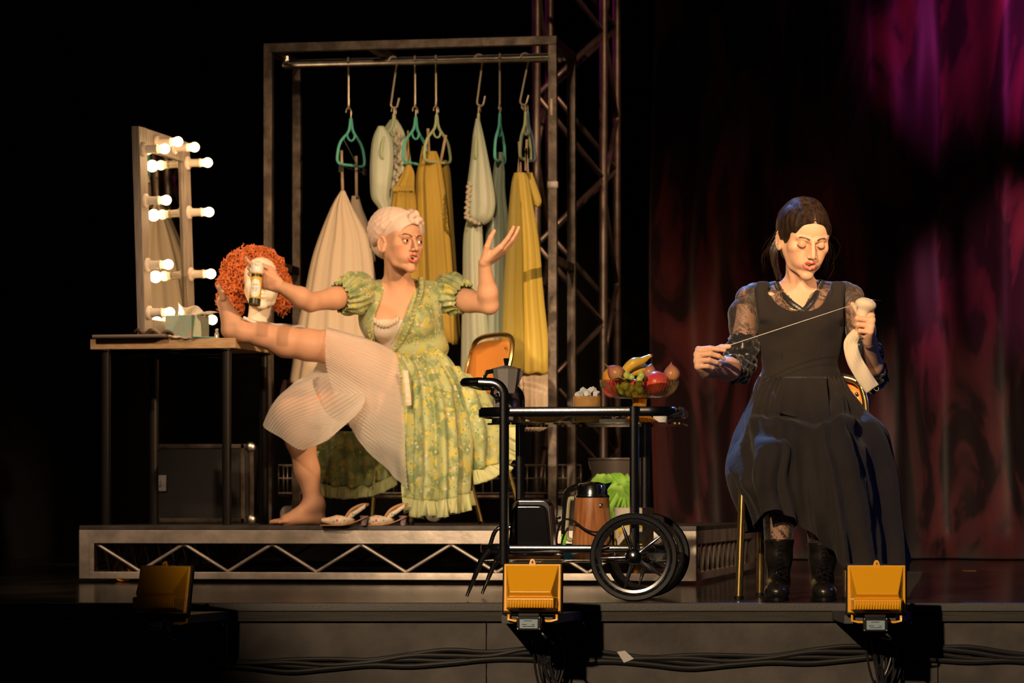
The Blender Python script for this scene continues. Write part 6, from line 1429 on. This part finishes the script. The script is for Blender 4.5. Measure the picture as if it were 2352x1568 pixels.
q = MB(); q.box(c+TR_ @ V((-.092, -.012, .060)), (.017, .002, .044), TR_ @ Matrix.Rotation(.1, 3, 'Y')); q.build('sticker', mat('neon_green_paper', (.25, .75, .05), .6), o)
for k in range(6): q = MB(); q.bar(c+TR_ @ V((-.098, -.0135, .044+.0065*k)), c+TR_ @ V((-.087, -.0135, .0455+.0065*k)), .001, .0012); q.build('sticker_writing', M['black'], bpy.data.objects['sticker'])
q = MB(); cord = [(1283, 1268, .10), (1278, 1240, .09), (1286, 1204, .08), (1300, 1192, .075), (1320, 1198, .07), (1345, 1216, .065), (1370, 1222, .06), (1395, 1218, .08), (1402, 1240, .10), (1380, 1268, .10)]
q.tube([V(p) for p in cr([tuple(P(a, b_, onshelf(a, y_).y)) for a, b_, y_ in cord], 7)], .0036, 8); q.build('cord', M['rubber'], o)
# flowered canister
M['canf'] = mat('floral_ceramic', (.72, .66, .58), .25, coat=.4); N, L, b_ = nodes(M['canf']); co = N.new('ShaderNodeTexCoord'); prev = None
gz = N.new('ShaderNodeSeparateXYZ'); L.new(co.outputs['Object'], gz.inputs[0])
for sc_, col, tt in ((34, (.62, .40, .05), .42), (30, (.85, .55, .04), .40), (62, (.45, .16, .03), .22), (90, (.12, .05, .02), .16)):
    v = N.new('ShaderNodeTexVoronoi'); v.inputs['Scale'].default_value = sc_; L.new(co.outputs['Object'], v.inputs[0])
    mz = N.new('ShaderNodeMath'); mz.operation = 'MULTIPLY_ADD'; mz.inputs[1].default_value = -2.2; mz.inputs[2].default_value = tt+.12; L.new(gz.outputs[2], mz.inputs[0])
    lt = N.new('ShaderNodeMath'); lt.operation = 'LESS_THAN'; L.new(v.outputs['Distance'], lt.inputs[0]); L.new(mz.outputs[0], lt.inputs[1]); mx = N.new('ShaderNodeMix'); mx.data_type = 'RGBA'; L.new(lt.outputs[0], mx.inputs[0]); mx.inputs[7].default_value = (*col, 1)
    if prev: L.new(prev, mx.inputs[6])
    else: mx.inputs[6].default_value = (.72, .66, .58, 1)
    prev = mx.outputs[2]
L.new(prev, b_.inputs['Base Color'])
c = onshelf(1456, .20); c.z = ZL+.001; q = MB(); q.lathe([(.001, 0), (.062, 0), (.064, .003), (.0645, .165), (.066, .168), (.064, .169), (.0615, .168), (.0615, .01), (.001, .008)], c, 48); o = q.build('canister', M['canf']); tag(o, 'white ceramic canister with yellow flowers on the lower trolley shelf', 'canister')
c = onshelf(1507, .10); c.z = ZL+.001; q = MB(); q.lathe([(.001, 0), (.018, 0), (.020, .002), (.031, .022), (.032, .0235), (.029, .0235), (.018, .005), (.001, .004)], c, 32); tag(q.build('small_bowl', M['paper']), 'small white bowl behind the near trolley wheel', 'bowl')
c = onshelf(1310, .12); c.z = ZL+.001; q = MB(); q.box(c+V((-.01, 0, .010)), (.026, .02, .020), TR_ @ Matrix.Rotation(.3, 3, 'Z')); q.box(c+V((.014, 0, .013)), (.018, .014, .014), TR_); q.bar(c+V((-.01, 0, .010)), c+V((.014, 0, .013)), .008, .008); tag(q.build('plug_adaptor', mat('bright_blue_plastic', (.03, .20, .42), .4), bev=.002), 'bright blue plug adaptor between toaster and percolator', 'plug')

# ---------------------------------------------------------------- floodlights on brackets below the stage edge
M['yel'] = mat('glossy_yellow_enamel', (.72, .33, .008), .30, coat=.3); M['yel2'] = M['yel']; M['glassf'] = mat('lamp_glass', (.5, .5, .5), .1, trans=.6)
M['lblue'] = mat('blue_grey_label', (.20, .28, .33), .5); M['brass'] = bpy.data.materials['brass']
def flood(px, py, D, yaw, pitch, label, sc=1.0, tilt=0):
    c = P(px, py, D); o = thing('floodlight', label, 'floodlight', c, 'yellow floodlights along the stage edge'); R = Matrix.Rotation(yaw, 3, 'Z') @ Matrix.Rotation(pitch, 3, 'X'); Q = lambda x, y, z: c+R @ (V((x, y, z))*sc)
    q = MB(); q.box(Q(0, .006, -.075), (.184*sc, .014*sc, .156*sc), R); q.build('gasket_frame', M['rubber'], o, bev=.005)
    q = MB(); q.box(Q(0, .0145, -.075), (.15*sc, .003*sc, .12*sc), R); q.build('front_glass', M['glassf'], o, smooth=False)
    q = MB(); q.box(Q(0, -.005, -.073), (.174*sc, .010*sc, .144*sc), R); q.build('flange', M['yel'], o, bev=.004)
    rows = [(.081, .078, -.011, -.006), (.080, .070, -.036, -.050), (.079, .062, -.060, -.088), (.079, .064, -.058, -.093), (.079, .066, -.046, -.101), (.079, .071, -.060, -.106), (.078, .071, -.062, -.110), (.078, .070, -.058, -.136), (.077, .060, -.010, -.143)]
    q = MB(); q.grid([[Q(-a, -.009, z), Q(-b_, y, z), Q(b_, y, z), Q(a, -.009, z)] for a, b_, y, z in rows]); h_ = q.build('housing', M['yel'], o, bev=.003, ang=15)
    for k in range(17): q = MB(); x_ = -.064+.128*k/16; q.bar(Q(x_, -.0625, -.111), Q(x_, -.0595, -.134), .0024*sc, .003*sc); q.build('cooling_rib', M['yel'], h_)
    q = MB(); q.prism([Q(x, -.012, z) for x, z in ((-.014, -.012), (.014, -.012), (.007, .010), (.003, .014), (-.003, .014), (-.007, .010))], R @ V((0, .004, 0))); q.build('hanging_tab', M['yel'], o, bev=.001)
    q = MB(); q.ell(Q(0, -.014, .004), (.0028, .002, .0045), 8, 6); q.build('tab_screw', M['chrome'], o)
    c2 = c+V((0, 0, -.150*sc)); Rz = Matrix.Rotation(yaw, 3, 'Z')
    q = MB(); pts = []
    for s_ in (-1, 1):
        pts = [Q(s_*.072, .0, -.128), c+Rz @ V((s_*.073*sc, -.005, -.140*sc)), c+Rz @ V((s_*.073*sc, -.008, -.168*sc)), c+Rz @ V((s_*.055*sc, -.008, -.172*sc)), c+Rz @ V((s_*.01*sc, -.008, -.172*sc))]
        q = MB(); q.tube(pts, .0028*sc, 8, asp=1.6); q.build('bracket_leg', M['yel'], o)
        q = MB(); q.tube([c+Rz @ V((s_*.066*sc, -.004, -.139*sc)), c+Rz @ V((s_*.084*sc, -.004, -.139*sc))], .003*sc, 6); q.build('wing_bolt', M['steel'], o)
    jb = c+Rz @ V((-.005, -.045*sc, -.178*sc)); q = MB(); q.box(jb, (.074*sc, .036*sc, .042*sc), Rz); q.box(jb+V((0, .008, .022)), (.066*sc, .04*sc, .018*sc), Rz); jo = q.build('junction_box', M['rubber'], o, bev=.003)
    q = MB(); q.box(jb+Rz @ V((0, -.0185*sc, -.001)), (.054*sc, .0015, .027*sc), Rz); lb = q.build('label', M['lblue'], jo, smooth=False)
    for k, (x0, x1, z_) in enumerate(((-.014, .010, .008), (-.020, -.006, -.003), (.009, .018, -.004), (-.018, .018, -.009))): q = MB(); q.bar(jb+Rz @ V((x0, -.0196*sc, z_)), jb+Rz @ V((x1, -.0196*sc, z_)), .0005, .0016); q.build('label_print', M['blacksteel'], lb)
    for sx in (-1, 1):
        for sz in (-1, 1): q = MB(); q.ell(jb+Rz @ V((sx*.033*sc, -.0185*sc, sz*.017*sc)), (.0028, .0015, .0028), 8, 6); q.build('screw', M['steel'], jo)
    return c, jb
def mount(px, D, rot, n):
    """shelf board, batten and the coiled cable below a floodlight"""
    z = -.026; x = (px-1176)*D/F; R = Matrix.Rotation(rot, 3, 'Z')
    poly = [V((x-.095, D+.02, z-.026)), V((x+.06, D+.01, z-.026)), V((x+.16, FR+.006, z-.026)), V((x-.095, FR+.006, z-.026))]
    q = MB(); q.prism(poly, (0, 0, .026)); o = q.build('shelf_bracket', M['shelfm'], smooth=False, bev=.001); tag(o, ('black painted bracket shelf under the %s floodlight' % n), 'shelf')
    q = MB(); q.box((x+.065, 9.84, -.235), (.034, .030, .36)); bt = q.build('batten', M['shelfm'], o, bev=.001)
    for zz in (-.118, -.300): q = MB(); q.ell((x+.072, 9.823, zz), (.005, .002, .005), 10, 6); q.build('brass_screw', M['brass'], bt)
    return x
M['shelfm'] = mat('black_painted_wood', (.045, .045, .048), .6, 0, var=.3, scale=14, bump=.4, bscale=80)
M['cable'] = mat('black_cable', (.012, .012, .013), .28)
def cables(jb, x, n, seed, cnt=9):
    rn = random.Random(seed); o = thing('cable_coil', 'black cable hanging in coiled loops below the %s floodlight' % n, 'cable', V((x+.05, 9.79, -.05)))
    for i in range(cnt):
        a = jb+V((.02+.01*rn.random(), .01, -.02)); w_ = .018+.02*rn.random(); l_ = -.13-.12*rn.random(); xx = x+.055+.018*rn.uniform(-1, 1); yy = 9.80-.02*rn.random()
        pts = [(xx, yy, -.085), (xx-w_, yy-.01, -.12+.02*rn.random()), (xx-w_*.8, yy-.012, l_*.7-.05), (xx+.0, yy-.012, l_-.05), (xx+w_*.8, yy-.008, l_*.7-.05), (xx+w_*.7, yy, -.13), (xx, yy, -.09)]
        if i == 0: pts = [tuple(a), (jb.x+.05, jb.y+.03, jb.z-.045), (x+.03, 9.79, -.10)]+pts[1:]
        if i == 1: pts = [(xx, yy, -.09), (xx+.06, yy-.01, -.075), (xx+.095, yy, -.06), (xx+.10, yy, -.085), (xx+.05, yy-.005, -.115), (xx, yy, -.12)]
        if i == 2: pts = [(xx-.01, yy, -.24), (xx, yy-.004, -.30), (xx-.004, yy-.004, -.42)]
        q = MB(); q.tube([V(p) for p in cr(pts, 6)], .0038, 7); q.build('cable_loop', M['cable'], o)
for px, py, D, yaw, pit, n, sd in ((383, 1300, 9.46, -.40, -.20, 'left', 1), (1224, 1294, 9.46, -.13, -.08, 'middle', 2), (2013, 1297, 9.46, -.07, -.06, 'right', 3)):
    c, jb = flood(px, py, D, yaw, pit, {'left': 'yellow floodlight in shadow at the far left of the stage edge', 'middle': 'yellow floodlight in front of the bar trolley', 'right': 'yellow floodlight in front of the black skirt hem'}[n])
    x = mount(px, 9.46, 0, n); cables(jb, x, n, sd, 10 if n != 'left' else 5)
# ---------------------------------------------------------------- cable run and tape on the fascia
M['cableflat'] = mat('black_cable_run', (.007, .0065, .0065), .55); M['gaffer'] = mat('black_gaffer_tape', (.022, .021, .020), .55)
rn = random.Random(9)
for k, lab in enumerate(('topmost black cable of the run along the stage front', 'second black cable of the run along the stage front', 'third black cable of the run along the stage front', 'lowest black cable of the run along the stage front')):
    pts = []
    for i in range(22):
        px = 480+i*92; sag = 12*sin(i*.62+.3)+(10 if px < 1150 else 0); py = 1496+k*8+sag*(1 if k < 2 else .8)+5*sin(i*1.9+k*1.3); pts.append(tuple(P(px, py, 9.862-.004*(k % 2))))
    q = MB(); q.tube([V(p) for p in cr(pts, 5)], .0075+.001*(k % 2), 8); tag(q.build('power_cable', M['cableflat']), lab, 'cable', 'cable run along the stage front')
tp_ = [(1133, 1475, 34, 34, 0, M['gaffer'], 'square of black tape left of the middle floodlight post'), (1132, 1545, 34, 18, 0, M['gaffer'], 'dark tape patch under the cables left of the middle post'), (1438, 1543, 38, 30, .05, M['gaffer'], 'dark tape square right of the middle post under the cables'),
       (1910, 1498, 40, 24, 0, M['gaffer'], 'black tape patch above the cables below the black skirt'), (2178, 1492, 36, 26, 0, M['gaffer'], 'black tape patch at the far right of the stage front'), (1435, 1508, 42, 26, .45, mat('grey_white_tape', (.42, .40, .38), .6), 'torn pale grey tape piece crossing the cables')]
for px, py, w_, h_, rot, m_, lab in tp_:
    pale = 'pale' in lab; c = P(px, py, 9.848 if pale else 9.8785); R = Matrix.Rotation(rot, 3, 'Y'); s_ = c.y/F
    q = MB(); q.prism([c+R @ V((x*w_/2*s_, 0, z*h_/2*s_)) for x, z in (((-1, .2), (-.3, 1), (1, .4), (.2, -1)) if pale else ((-1, -1), (1, -1), (1, 1), (-1, 1)))], (0, .0012, 0)); tag(q.build('tape_patch', m_, smooth=False), lab, 'tape')
q = MB(); c = P(2226, 1311, 11.2); c.z = .0015; c.x = (2226-1176)*(.306*F/(1311-1160+.001)/F)/1 if False else c.x; Dd = .306*F/(1311-1160); c = V(((2226-1176)*Dd/F, Dd, .0015)); q.box(c, (.06, .03, .001)); tag(q.build('spike_tape', mat('yellow_spike_tape', (.55, .35, .08), .6), smooth=False), 'short yellow tape mark on the dark floor at the right', 'tape')
